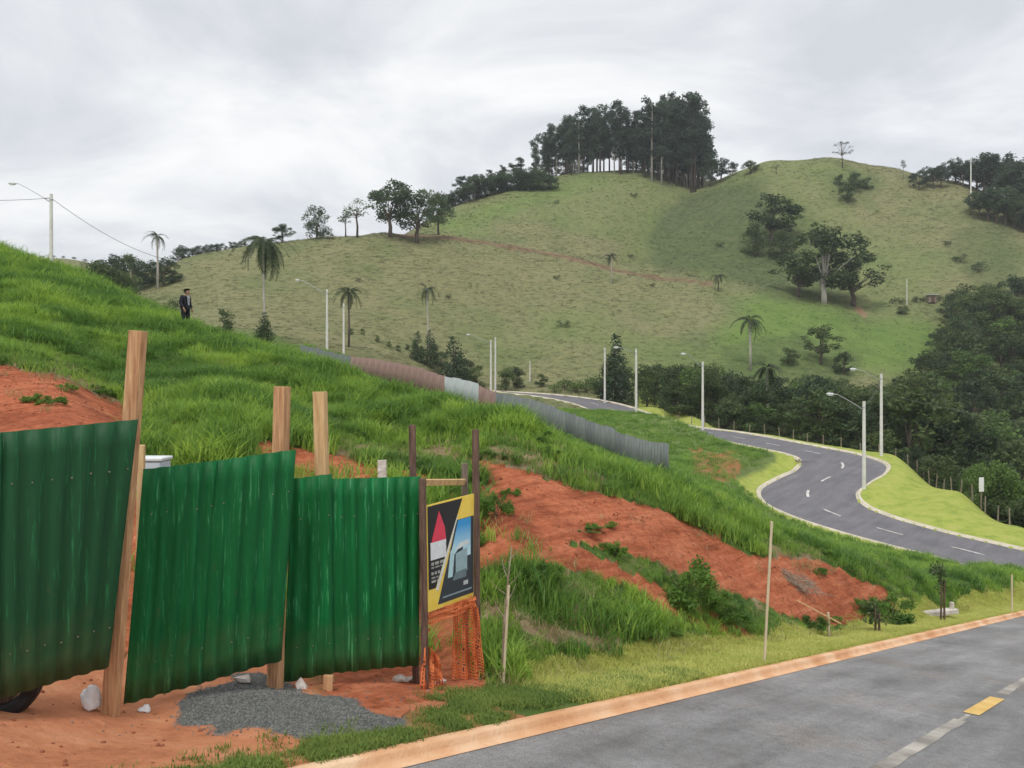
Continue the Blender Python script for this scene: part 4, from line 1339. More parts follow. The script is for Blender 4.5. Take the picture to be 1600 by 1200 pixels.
def make_tree(kind, seed):
    """returns trunk mesh, crown mesh, nominal height"""
    rn = random.Random(seed); rg = np.random.default_rng(seed)
    tb = MB(); cl = []
    if kind == 'euc':
        H = 26; lean = rn.uniform(-.6, .6)
        path = [(0, 0, -1), (lean * .2, 0, H * .35), (lean * .6, .2, H * .7), (lean, .1, H * .97)]
        tb.tube(path, [.26, .2, .13, .04], 7)
        z = H * rn.uniform(.17, .36)
        while z < H * .99:
            t = (z / H)
            r = 1.25 + 1.35 * math.sin(math.pi * min(1, (t - .1) / .95)) * rn.uniform(.6, 1.1)
            for _ in range(2):
                a = rn.uniform(0, 6.28); dd = rn.uniform(.5, 3.7) * (1.1 - .5 * t)
                c = (lean * t + math.cos(a) * dd, math.sin(a) * dd, z + rn.uniform(-.5, .5))
                cl.append((c, r * rn.uniform(.6, .95)))
                tb.tube([(lean * t, 0, z - 1.4), ((c[0] + lean * t) / 2, c[1] / 2, z - .5), c], [.06, .04, .015], 4, False)
            z += rn.uniform(1.2, 2.3)
        v, f = clumps_leaves(cl, 50, .62, rg, .3, .1, .9)
    elif kind == 'broad':
        H = 10; th = rn.uniform(2.2, 3.4)
        tb.tube([(0, 0, -1), (.1, 0, th * .5), (rn.uniform(-.3, .3), rn.uniform(-.3, .3), th), (rn.uniform(-.5, .5), 0, th + 2.5)], [.34, .26, .21, .08], 8)
        for k in range(rn.randint(24, 32)):
            a = rn.uniform(0, 6.28); q = rn.random()
            h = th + .3 + (H - th - 1.0) * q
            wmax = 4.1 * math.sin(math.pi * (.16 + .78 * q)) ** .7
            dd = wmax * math.sqrt(rn.random()) * .95
            c = (math.cos(a) * dd, math.sin(a) * dd, h)
            r = rn.uniform(.75, 1.55)
            cl.append((c, r))
            if k % 2 == 0:
                tb.tube([(0, 0, th * rn.uniform(.75, 1.05)), (c[0] * .5, c[1] * .5, (th + h) / 2 + .1), c], [.1, .06, .02], 5, False)
        v, f = clumps_leaves(cl, 84, .42, rg, .5, .5, .72)
    elif kind == 'dense':
        H = 9
        tb.tube([(0, 0, -1), (.1, .1, 2), (0, 0, 4.5)], [.26, .2, .08], 7)
        for k in range(34):
            a = rn.uniform(0, 6.28); q = rn.random()
            h = .9 + (H - 1.7) * q
            dd = 3.1 * math.sin(math.pi * (.22 + .70 * q)) ** .8 * math.sqrt(rn.random())
            cl.append(((math.cos(a) * dd, math.sin(a) * dd, h), rn.uniform(.8, 1.45)))
            if k % 4 == 0: tb.tube([(0, 0, 1.5), (math.cos(a) * dd * .5, math.sin(a) * dd * .5, h * .7), (math.cos(a) * dd, math.sin(a) * dd, h)], [.08, .05, .02], 4, False)
        v, f = clumps_leaves(cl, 60, .42, rg, .5, .4, .8)
    elif kind == 'umbrella':
        H = 10; th = 5.2
        tb.tube([(0, 0, -1), (.15, 0, 2.5), (-.1, .1, th)], [.2, .15, .11], 7)
        for k in range(15):
            a = rn.uniform(0, 6.28); dd = 3.0 * math.sqrt(rn.random())
            h = H - .3 - dd * .42 - rn.choice([0, 0, 1.3, 2.4]) + rn.uniform(-.4, .3)
            c = (math.cos(a) * dd, math.sin(a) * dd, h)
            cl.append((c, rn.uniform(.6, 1.05)))
            tb.tube([(-.1, .1, th - rn.uniform(0, 1)), (c[0] * .55, c[1] * .55, th + (h - th) * .65), c], [.075, .045, .015], 5, False)
        v, f = clumps_leaves(cl, 40, .34, rg, .3, .6, .5)
    elif kind == 'cypress':
        H = 7
        tb.tube([(0, 0, -1), (0, 0, 3), (0, 0, H * .9)], [.16, .11, .03], 6)
        z = .6
        while z < H:
            r = 1.35 * (1 - (z / H) ** 1.7) + .18
            for _ in range(4):
                a = rn.uniform(0, 6.28)
                cl.append(((math.cos(a) * r * .6, math.sin(a) * r * .6, z), max(.3, r * .6)))
            z += .55
        v, f = clumps_leaves(cl, 105, .30, rg, .5, .2, 1.1)
    elif kind == 'bush':
        H = 2.6
        for k in range(5):
            a = rn.uniform(0, 6.28)
            tb.tube([(0, 0, -.4), (math.cos(a) * .35, math.sin(a) * .35, .8), (math.cos(a) * .8, math.sin(a) * .8, 1.6)], [.05, .035, .012], 5, False)
        for k in range(15):
            a = rn.uniform(0, 6.28); q = rn.random(); dd = 1.15 * math.sqrt(rn.random())
            cl.append(((math.cos(a) * dd, math.sin(a) * dd, .4 + 1.65 * q * (1 - .25 * dd)), rn.uniform(.35, .65)))
        v, f = clumps_leaves(cl, 210, .17, rg, .45, .4, .8)
    elif kind == 'weed':
        H = 1.0
        for k in range(8):
            a = k * .8
            tb.tube([(0, 0, -.2), (math.cos(a) * .15, math.sin(a) * .15, .35), (math.cos(a) * .38, math.sin(a) * .38, .7)], [.012, .009, .004], 4, False)
        for k in range(22):
            a = rn.uniform(0, 6.28); q = rn.random() ** 1.3; dd = .62 * math.sqrt(rn.random())
            cl.append(((math.cos(a) * dd * 1.15, math.sin(a) * dd, .10 + .78 * q * (1 - .8 * dd)), rn.uniform(.12, .26)))
        v, f = clumps_leaves(cl, 4600, .075, rg, .25, .2, 1.0)
    elif kind == 'thin':
        H = 7; th = 3.6
        tb.tube([(0, 0, -1), (.05, 0, 2), (-.08, .05, th), (0, 0, 5.6)], [.16, .13, .10, .03], 7)
        for k in range(17):
            a = rn.uniform(0, 6.28); q = rn.random(); dd = 1.6 * math.sqrt(rn.random())
            c = (math.cos(a) * dd, math.sin(a) * dd, th + .3 + (H - th - .8) * q)
            cl.append((c, rn.uniform(.4, .75)))
            tb.tube([(0, 0, th - .2 + q), c], [.04, .012], 4, False)
        v, f = clumps_leaves(cl, 70, .30, rg, .35, .3, .8)
    tm = tb.mesh('trunk', True)
    cm = np_mesh('crown', v, f)
    return tm, cm, H


LIB = {}
for kind, n in (('euc', 5), ('broad', 5), ('dense', 4), ('umbrella', 2), ('cypress', 2), ('bush', 4), ('weed', 3), ('thin', 3)):
    LIB[kind] = [make_tree(kind, 100 + i * 13 + len(kind)) for i in range(n)]
_cm = {}


def with_mat(me, m):
    key = (me.name, m.name)
    if key not in _cm:
        c = me.copy(); c.materials.clear(); c.materials.append(m); _cm[key] = c
    return _cm[key]


def plant(kind, x, D, ytop=None, h=None, label='', cat='tree', group=None, leaf='leaf_mid', bark='bark', wide=1.0, name='tree', var=None, dz=0.0):
    v = LIB[kind]
    tm, cm, H = v[var if var is not None else random.randrange(len(v))]
    b = at(x, D)
    if ytop is not None: h = (600 - ytop) / FPX * D - b.z
    k = max(.12, h / H)
    root = empty(name, b + Vector((0, 0, dz)), random.uniform(0, 6.28), label, cat, group)
    root.scale = (k * wide, k * wide, k)
    link('trunk', with_mat(tm, M[bark]), None, root)
    link('crown', with_mat(cm, M[leaf]), None, root)
    return root


EU = 'tall slim eucalyptus in the dense grove crowning the hill'
# hilltop eucalyptus grove: outline of the tops from left to right
env = [(838, 205), (850, 196), (880, 176), (920, 166), (965, 158), (1000, 163), (1030, 155), (1060, 152), (1082, 152), (1102, 172)]
ex = [e[0] for e in env]; ey = [e[1] for e in env]
gx = np.concatenate([np.linspace(844, 1010, 24), np.linspace(1016, 1098, 20)])
for i, x in enumerate(gx):
    x = x + random.uniform(-4, 4)
    plant('euc', x, random.uniform(300, 322), ytop=np.interp(x, ex, ey) + random.choice([-5, -2, 2, 6, 14, 24, 34]) + random.uniform(-3, 3), label=EU, group='eucalyptus grove on the hilltop', leaf='leaf_euc', bark='bark_pale' if i % 4 == 0 else 'bark', name='eucalyptus_tree', wide=random.uniform(1.05, 1.5))
for i in range(42):
    x = random.uniform(1005, 1100) if i % 2 else random.uniform(846, 1010)
    plant('euc', x, random.uniform(304, 325), ytop=np.interp(x, ex, ey) + random.uniform(10, 60), label=EU, group='eucalyptus grove on the hilltop', leaf='leaf_euc', bark='bark_pale' if i % 3 == 0 else 'bark', name='eucalyptus_tree', wide=random.uniform(1.0, 1.4))
for i, x in enumerate(list(np.linspace(846, 905, 6)) + list(np.linspace(985, 1100, 13))):
    plant('dense', x, 326, h=random.uniform(4, 8.5), label='dark shrub under the eucalyptus grove', cat='shrub', group='understory of the eucalyptus grove', leaf='leaf_dark', name='shrub', wide=1.3)
# smaller mixed row running down the left shoulder of the hill
env2 = [(695, 315), (716, 272), (745, 262), (772, 256), (800, 246), (822, 238), (850, 250)]
for i, x in enumerate(np.linspace(700, 858, 20)):
    yt = np.interp(x, [e[0] for e in env2], [e[1] for e in env2])
    if i % 2 == 0:
        plant('euc', x + random.uniform(-3, 3), random.uniform(284, 296), ytop=yt + random.uniform(-4, 14), label='small spindly eucalyptus in the row descending left of the grove', group='row of small eucalyptus left of the grove', leaf='leaf_euc', name='eucalyptus_tree', wide=2.0)
    else:
        plant('broad', x, random.uniform(279, 286), ytop=yt + random.uniform(8, 26), label='dark bushy tree under the row left of the eucalyptus grove', group='dark bushy trees left of the grove', leaf='leaf_dark', wide=1.15)
for i, x in enumerate(np.linspace(688, 862, 16)):
    plant('dense', x, 282, h=random.uniform(4.5, 7), label='low dark shrub along the foot of the row left of the grove', cat='shrub', group='low shrubs at the foot of the row', leaf='leaf_dark', name='shrub', wide=1.5)
for x, y, w in ((1110, 246, 1.1), (1127, 246, 1.2), (1145, 252, 1.0)):
    plant('broad', x, 300, ytop=y, label='round dark tree right of the eucalyptus grove on the skyline', group='round trees right of the grove', leaf='leaf_euc', wide=w)
plant('broad', 1172, 292, ytop=251, label='low rounded green bush on the skyline between grove and knoll top', leaf='leaf_mid', wide=1.7, cat='bush', name='bush')

# trees on the shoulder ridge
plant('broad', 609, 201, ytop=281, label='largest dark spreading tree on the shoulder ridge', leaf='leaf_dark', wide=1.25, var=0)
plant('broad', 652, 203, ytop=297, label='second spreading dark tree on the shoulder ridge, right of the largest', leaf='leaf_dark', wide=1.4, var=1)
plant('broad', 685, 214, ytop=297, label='airy tree right of the two spreading ridge trees', leaf='leaf_dark', wide=.9)
plant('thin', 558, 203, ytop=311, label='pale airy tree just left of the largest ridge tree', leaf='leaf_mid', wide=1.5)
plant('thin', 540, 205, ytop=330, label='smaller airy tree at the left end of the ridge group', leaf='leaf_mid', wide=1.3)
plant('dense', 495, 199, ytop=319, label='upright dark tree standing alone on the ridge', leaf='leaf_dark', wide=1.0)
plant('broad', 441, 200, ytop=349, label='small round topped tree on the ridge behind the big palm', leaf='leaf_dark', wide=1.5)
plant('bush', 515, 198, h=2.2, label='low bush right of the upright dark ridge tree', cat='bush', leaf='leaf_dark', name='bush')
for i, x in enumerate(np.linspace(278, 398, 17)):
    plant('dense', x, random.uniform(200, 222), ytop=381 - .02 * (x - 280) + random.uniform(-5, 8), label='round tree in the dark line behind the left end of the hill', group='tree line behind the hill on the left', leaf='leaf_euc', wide=1.3)
for i, x in enumerate((168, 182, 196, 208, 222, 238, 255, 268)):
    plant('dense', x, random.uniform(165, 180), ytop=(402, 397, 388, 392, 404, 406, 396, 398)[i] + random.uniform(-2, 4), label='dark tree in the clump beyond the grassy ridge, below the tall palm', group='dark clump beyond the grassy ridge', leaf='leaf_dark', wide=1.0)
for i, x in enumerate((150, 165, 180, 192)):
    plant('dense', x, 150, h=random.uniform(5.0, 7.5), label='greyish bush below the dark clump beyond the grassy ridge', cat='bush', group='greyish bushes below the dark clump', leaf='leaf_mid', name='bush', wide=1.5)
for i, x in enumerate(range(-20, 135, 17)):
    plant('broad', x, random.uniform(325, 345), ytop=396 + .05 * x + random.uniform(-2, 4), label='faint far tree on the low skyline at far left', group='far skyline trees at the left', leaf='leaf_euc', wide=1.8)

# knoll and right-hand hillside
plant('umbrella', 1316, 283, ytop=221, label='tall airy flat crowned tree on the knoll skyline', leaf='leaf_euc', wide=1.35, bark='bark')
plant('umbrella', 1213, 284, ytop=258, label='small spreading tree on the knoll edge', leaf='leaf_mid', wide=1.9)
plant('thin', 1411, 277, ytop=248, label='thin lollipop tree alone on the right skyline', leaf='leaf_euc', wide=.6)
for x, D, y in ((1312, 272, 272), (1335, 270, 268), (1355, 270, 275), (1325, 264, 285)):
    plant('dense', x, D, ytop=y, label='pale green shrub in the patch below the knoll top', cat='shrub', group='pale shrubs below the knoll top', leaf='leaf_mid', name='shrub', wide=1.4)
plant('broad', 1205, 252, ytop=300, label='tall dark tree on the hillside left of the white trunked tree', leaf='leaf_forest', wide=1.3)
plant('dense', 1180, 246, ytop=345, label='dark bushy tree on the hillside, leftmost of three', leaf='leaf_forest', wide=1.2)
plant('dense', 1222, 242, ytop=358, label='greyish bushy tree between the tall dark tree and the white trunked tree', leaf='leaf_forest', wide=1.3)
plant('broad', 1288, 207, ytop=348, label='broad tree with whitish trunk in the middle of the hillside', leaf='leaf_forest', bark='bark_pale', wide=1.25, var=2)
plant('broad', 1248, 209, ytop=392, label='lower left companion of the white trunked tree', leaf='leaf_forest', wide=1.6)
plant('broad', 1333, 209, ytop=392, label='lower right companion of the white trunked tree', leaf='leaf_forest', wide=1.5)
plant('broad', 1283, 172, ytop=508, label='dark rounded tree on the bright green slope', leaf='leaf_forest', wide=1.2)
plant('dense', 1232, 170, ytop=540, label='scrubby bush left of the dark rounded tree', leaf='leaf_forest', wide=1.5, cat='bush', name='bush')
plant('dense', 1318, 168, ytop=548, label='scrubby bush right of the dark rounded tree', leaf='leaf_forest', wide=1.2, cat='bush', name='bush')
for i, x in enumerate((1395, 1408, 1432, 1443, 1468, 1482, 1494)):
    plant('bush', x, 214, h=random.uniform(1.5, 2.6), label='tiny dark bush in the row beside the white roofed shed', cat='bush', group='bushes beside the shed', leaf='leaf_dark', name='bush')
plant('dense', 1410, 205, h=2.2, label='low dark scrub left of the thin distant pole', cat='bush', leaf='leaf_dark', name='bush', wide=2)
for x, D, h in ((1545, 250, 4), (1500, 232, 3), (1555, 262, 3), (1530, 225, 3.5), (1480, 240, 2), (1125, 255, 2.5), (870, 270, 1.6), (990, 285, 2), (985, 250, 1.6), (880, 176, 2.2), (965, 160, 3.5), (870, 200, 1.4), (560, 175, 1.2), (700, 178, 1.3), (1020, 205, 1.3)):
    plant('bush', x, D, h=h, label='lone small bush dotting the open pasture hillside', cat='bush', group='lone bushes on the pasture', leaf='leaf_mid', name='bush', wide=1.3)
plant('dense', 350, 105, ytop=478, label='small round shrub right of the standing person', cat='shrub', leaf='leaf_mid', name='shrub', wide=.9)
plant('dense', 272, 112, ytop=466, label='small faint shrub just left of the standing person', cat='shrub', leaf='leaf_mid', name='shrub', wide=.9)
plant('cypress', 413, 100, ytop=487, label='dark conical shrub at the foot of the big palm', cat='shrub', leaf='leaf_mid', name='shrub', wide=1.5)

# right skyline trees
for i, x in enumerate(np.linspace(1425, 1640, 20)):
    D = 268 + random.uniform(0, 10) - max(0, x - 1520) * .12
    yt = np.interp(x, [1425, 1460, 1495, 1530, 1570, 1640], [266, 256, 245, 236, 240, 262])
    plant('broad', x, D, ytop=yt + random.uniform(-2, 10), label='dark tree in the wood along the right skyline', group='wood along the right skyline', leaf='leaf_euc', wide=random.uniform(1.0, 1.3))
for i, x in enumerate(np.linspace(1530, 1640, 9)):
    plant('broad', x, 250 - .1 * (x - 1530), ytop=np.interp(x, [1530, 1640], [280, 305]) + random.uniform(0, 18), label='dark tree in the wood along the right skyline', group='wood along the right skyline', leaf='leaf_dark', wide=1.1)

# the wood in the gully
FOREST = 'broadleaf tree crowded into the dark wood below the hill'
envf_x = [925, 960, 1000, 1050, 1100, 1150, 1200, 1250, 1300, 1350, 1400, 1430, 1470, 1500, 1540, 1600, 1700, 1900]
envf_y = [598, 566, 556, 562, 566, 580, 582, 582, 588, 594, 592, 560, 515, 440, 418, 412, 400, 420]
taken = []
tries = 0
cnt = 0
while tries < 7100 and cnt < 225:
    tries += 1
    x = random.uniform(930, 1690) if tries < 6500 else random.uniform(1690, 1900); D = random.uniform(95, 205)
    X, Y = (x - 800) / FPX * D, D
    if x < 1400 and D > 152 - max(0, (x - 1300)) * .05: continue
    if 1400 <= x < 1470 and D > 165: continue
    fl = np.interp(x, [1040, 1120, 1200, 1290, 1370, 1425, 1460, 1500, 1550, 1600, 1700], [112, 106, 101, 94, 90, 85, 78, 73, 68, 64, 60])
    if D < fl + 4.5: continue
    if x < 1040 and D < 128: continue
    sep = 3.7 if D < 125 else 5.0
    if any((X - a) ** 2 + (Y - b) ** 2 < sep * sep for a, b in taken): continue
    g = gz(X, Y)
    yt = np.interp(x, envf_x, envf_y)
    hmax = (600 - yt) / FPX * D - g
    if hmax < 3: continue
    h = min(hmax * random.uniform(.82, 1.0), random.uniform(7, 13))
    if D < fl + 9: h = min(h, random.uniform(4.5, 8))
    if h < 2.5: continue
    taken.append((X, Y)); cnt += 1
    kd = random.choice(['broad', 'broad', 'dense', 'dense', 'broad'])
    plant(kd, x, D, h=h, label=FOREST, group='trees of the wood below the hill', leaf=random.choice(['leaf_forest', 'leaf_forest', 'leaf_dark', 'leaf_forest', 'leaf_mid']) if random.random() < .93 else 'leaf_light', wide=random.uniform(1.0, 1.3) * (1.15 if h < 7 else 1), name='forest_tree')
# undergrowth filling the edge of the wood behind the wire fence
for i, s in enumerate(np.arange(2, wacc[-1], 2.5)):
    X, Y = np.interp(s, wacc, FL[:, 0]), np.interp(s, wacc, FL[:, 1])
    D = Y + random.uniform(4, 8); x = 800 + FPX * X / Y + random.uniform(0, 6)
    plant('dense', x, D, h=random.uniform(2.2, 4.5), label='low shrub at the edge of the wood behind the wire fence', cat='shrub', group='undergrowth at the edge of the wood', leaf=random.choice(['leaf_forest', 'leaf_forest', 'leaf_mid']), name='shrub', wide=1.6)
for i, (x, D, y) in enumerate(((1514, 74, 728), (1545, 71, 716), (1562, 70, 722), (1580, 69, 730), (1600, 68, 742), (1530, 75, 722))):
    plant('dense', x, D, ytop=y, label='pale green sapling just behind the wire fence near the notice board', cat='sapling', group='pale saplings near the notice board', leaf='leaf_light', name='sapling', wide=.85)
plant('dense', 1500, 172, ytop=478, label='dark oval tree at the left corner of the right hand wood', leaf='leaf_dark', wide=.75)
plant('dense', 1140, 114, ytop=612, label='paler rounded tree at the wood edge behind the far lawn', leaf='leaf_mid', wide=.9)
plant('cypress', 962, 133, ytop=520, label='dark conical tree rising above the wood behind the far pole', leaf='leaf_dark', wide=1.2)
plant('cypress', 652, 140, ytop=516, label='left of the two joined dark conical trees behind the rusty hoarding', leaf='leaf_dark', wide=1.2)
plant('cypress', 672, 140, ytop=515, label='right of the two joined dark conical trees behind the rusty hoarding', leaf='leaf_dark', wide=1.2)
plant('cypress', 709, 139, ytop=524, label='single dark conical tree right of the joined pair', leaf='leaf_dark', wide=1.4)
for i, (x, y) in enumerate(((590, 536), (608, 534), (622, 540), (636, 538), (690, 548), (548, 545), (566, 548), (730, 560), (745, 566), (790, 574), (808, 572), (846, 582))):
    plant('dense', x, random.uniform(139, 146), ytop=y, label='dark hedge bush in the row behind the far hoarding', cat='bush', group='hedge bushes behind the far hoarding', leaf='leaf_forest', name='bush', wide=1.3)
for i, x in enumerate((868, 884, 900, 915, 928)):
    plant('bush', x, random.uniform(139, 146), h=random.uniform(2, 3.4), label='yellowish green bush beyond the far end of the road', cat='bush', group='yellowish bushes beyond the road end', leaf='leaf_light', name='bush', wide=1.5)


# ------------------------------------------------------------------ palms
def frond_mesh(seed, L=3.2):
    rn = random.Random(seed)
    v, f = [], []
    n = 16
    pts = []
    for i in range(n + 1):
        t = i / n
        pts.append(Vector((L * (t - .12 * t * t * t), 0, L * (.42 * t - 1.15 * t ** 2.2))))
    for i in range(n):
        w = .05 * (1 - i / n) + .012
        a, b = pts[i], pts[i + 1]
        k = len(v)
        v += [a + Vector((0, -w, 0)), a + Vector((0, w, 0)), b + Vector((0, w * .9, 0)), b + Vector((0, -w * .9, 0))]; f.append((k, k + 1, k + 2, k + 3))
        if i < 2: continue
        for sd in (-1, 1):
            for q in (0, .5):
                p = a.lerp(b, q)
                ll = L * .24 * math.sin(math.pi * min(1, .18 + .82 * (i / n))) ** .6 * rn.uniform(.8, 1.15)
                tip = p + Vector((ll * .45, sd * ll * .75, -ll * rn.uniform(.35, .9)))
                k = len(v)
                d = (b - a).normalized() * .055
                v += [p - d, p + d, tip]; f.append((k, k + 1, k + 2))
    me = bpy.data.meshes.new('frond'); me.from_pydata([tuple(p) for p in v], [], f)
    me.materials.append(M['frond'])
    return me


FR = [frond_mesh(s) for s in (1, 2, 3)]


def palm(x, D, ytop, label, crown_w, n=15, droop=0.0, rtr=.17, bark='bark_pale', ybase=None):
    b = at(x, D)
    H = (600 - ytop) / FPX * D - b.z
    L = crown_w / 2 / FPX * D
    root = empty('palm_tree', b, 0, label, 'palm')
    zc = H - L * .55
    m = MB(); m.tube([(0, 0, -.6), (.06, 0, zc * .4), (-.04, 0, zc * .8), (0, 0, zc)], [rtr * 1.3, rtr, rtr * .9, rtr * .8], 8)
    m.build('trunk', M[bark], root, smooth=True)
    rn = random.Random(int(x))
    for k in range(n):
        o = link('frond', FR[k % 3], None, root)
        o.location = (0, 0, zc)
        tilt = rn.uniform(-.95, .55) + droop
        o.rotation_euler = (0, tilt, k * 2.399 + rn.uniform(-.2, .2))
        sc = L / 2.35 * rn.uniform(.8, 1.1)
        o.scale = (sc, sc, sc)
    return root


palm(412, 106, 356, 'big drooping palm rising behind the grassy bank', 78, 30, .45, .15)
palm(246, 165, 360, 'tall thin palm on the left skyline', 32, 13, .15, .2)
palm(545, 128, 444, 'dark round headed palm beside the two pale poles', 42, 18, .3, .15, 'bark')
palm(668, 146, 440, 'slim palm with few fronds in the middle of the olive hillside', 38, 9, .0, .13)


palm(1122, 206, 424, 'small dark palm at the end of the dirt track', 24, 14, .3, .14, 'bark')
palm(955, 203, 394, 'small round headed palm on the dirt track', 24, 16, .3, .12)
palm(1172, 166, 488, 'pale trunked palm on the bright green slope', 42, 18, .2, .22)
palm(1199, 117, 560, 'tall palm with bare grey trunk at the wood edge', 52, 18, .4, .15)


# ------------------------------------------------------------------ stakes and saplings on the verge
def stake(a, base, w, mname, label, name='garden_stake', cat='stake'):
    o = post(a, base, w, w, mname, None, name=name, sink=.2)
    return tag(o, label, cat)


stake(W(1206, 815, 13.4), W(1195, 1020, 13.4), .036, 'stake_wood', 'long pale stake standing on the verge before the red soil')
b_ = W(786, 1078, 10.0)
stake(W(795, 915, 10.0), b_, .03, 'stake_wood', 'leaning thin stake beside the dry sapling near the sign')
sap = empty('dry_sapling', W(783, 1078, 10.1), 0, 'leafless dry sapling tied to the leaning stake near the sign', 'sapling')
m = MB(); m.tube([(0, 0, -.1), (.03, 0, .7), (.08, 0, 1.3), (.13, 0, 1.75)], [.016, .013, .010, .005], 6); m.build('stem', M['twig'], sap, smooth=True)
m = MB()
for k in range(9):
    z = .75 + .1 * k; a = k * 2.4
    m.tube([(.06 + .03 * k / 9, 0, z), (.06 + math.cos(a) * .12, math.sin(a) * .12, z + .10), (.06 + math.cos(a) * .2, math.sin(a) * .2, z + .2)], [.006, .004, .002], 4)
tag(m.build('twigs', M['twig'], sap), kind='stuff')
stake(W(1581, 898, 28.0), W(1581, 946, 28.0), .045, 'stake_wood', 'distant pale stake near the right picture edge')
stake(W(1294, 957, 19.0), W(1295, 985, 19.0), .05, 'stake_wood', 'stubby peg at the foot of the red soil slope')
m = MB(); m.beam(W(1245, 938, 19.2), W(1315, 975, 18.8), .025, .025, (0, 0, 1)); tag(m.build('fallen_stick', M['wood_pale'], None), 'pale stick lying down the red soil above the stubby peg', 'stick')


def young_tree(x, y, D, H, label, leafy=True):
    root = empty('young_tree', W(x, y, D), 0, label, 'sapling')
    m = MB(); m.tube([(0, 0, -.1), (.02, 0, H * .5), (0, 0, H)], [.03, .024, .008], 6); m.build('stem', M['wood_dark'], root)
    cl = [((random.uniform(-.25, .25), random.uniform(-.25, .25), H * random.uniform(.55, 1.0)), random.uniform(.14, .24)) for _ in range(9)]
    v, f = clumps_leaves(cl, 900, .10, np.random.default_rng(int(x)), .3, .3, .9)
    link('crown', np_mesh('crown', v, f), M['leaf_mid' if leafy else 'leaf_dark'], root)
    m = MB(); m.beam((.10, 0, -.1), (.10, 0, H * .75), .04, .04); m.build('stake', M['wood_dark'], root)


young_tree(1470, 968, 23.6, 1.5, 'young street tree tied to dark stake by the white slab edge')
young_tree(1367, 997, 19.2, .75, 'tiny seedling on the verge left of the young street tree')
slab = empty('concrete_slab', W(1468, 957, 24.6), 0, 'low white concrete slab edge set in the verge', 'slab')
mb = MB(); mb.box((0, 0, 0), (1.25, .25, .14), Matrix.Rotation(.35, 3, 'Z')); mb.build('slab_face', M['rubble'], slab, bevel=.01)
MB().box((.42, .1, .17), (.10, .10, .22)).build('slab_peg', M['rubble'], slab, bevel=.01)
# grey dead brush on the red face
rb = empty('dead_brush', at(1248, 20.3), 0, 'grey heap of dead brushwood on the red soil face', 'brush')
m = MB()
for k in range(90):
    a = random.uniform(-1, 1) * .5 - .35; ln = random.uniform(.3, .9)
    p = Vector((random.uniform(-.45, .45), random.uniform(-.2, .3), random.uniform(0, .25) ))
    p.z += -.32 * p.x + .3 * p.y
    d = Vector((math.cos(a), random.uniform(-.3, .3), math.sin(a) - .1)).normalized() * ln
    m.tube([p - d / 2, p + Vector((0, 0, .05)), p + d / 2], [.006, .008, .003], 4, False)
tag(m.build('branches', M['twig'], rb), kind='stuff')


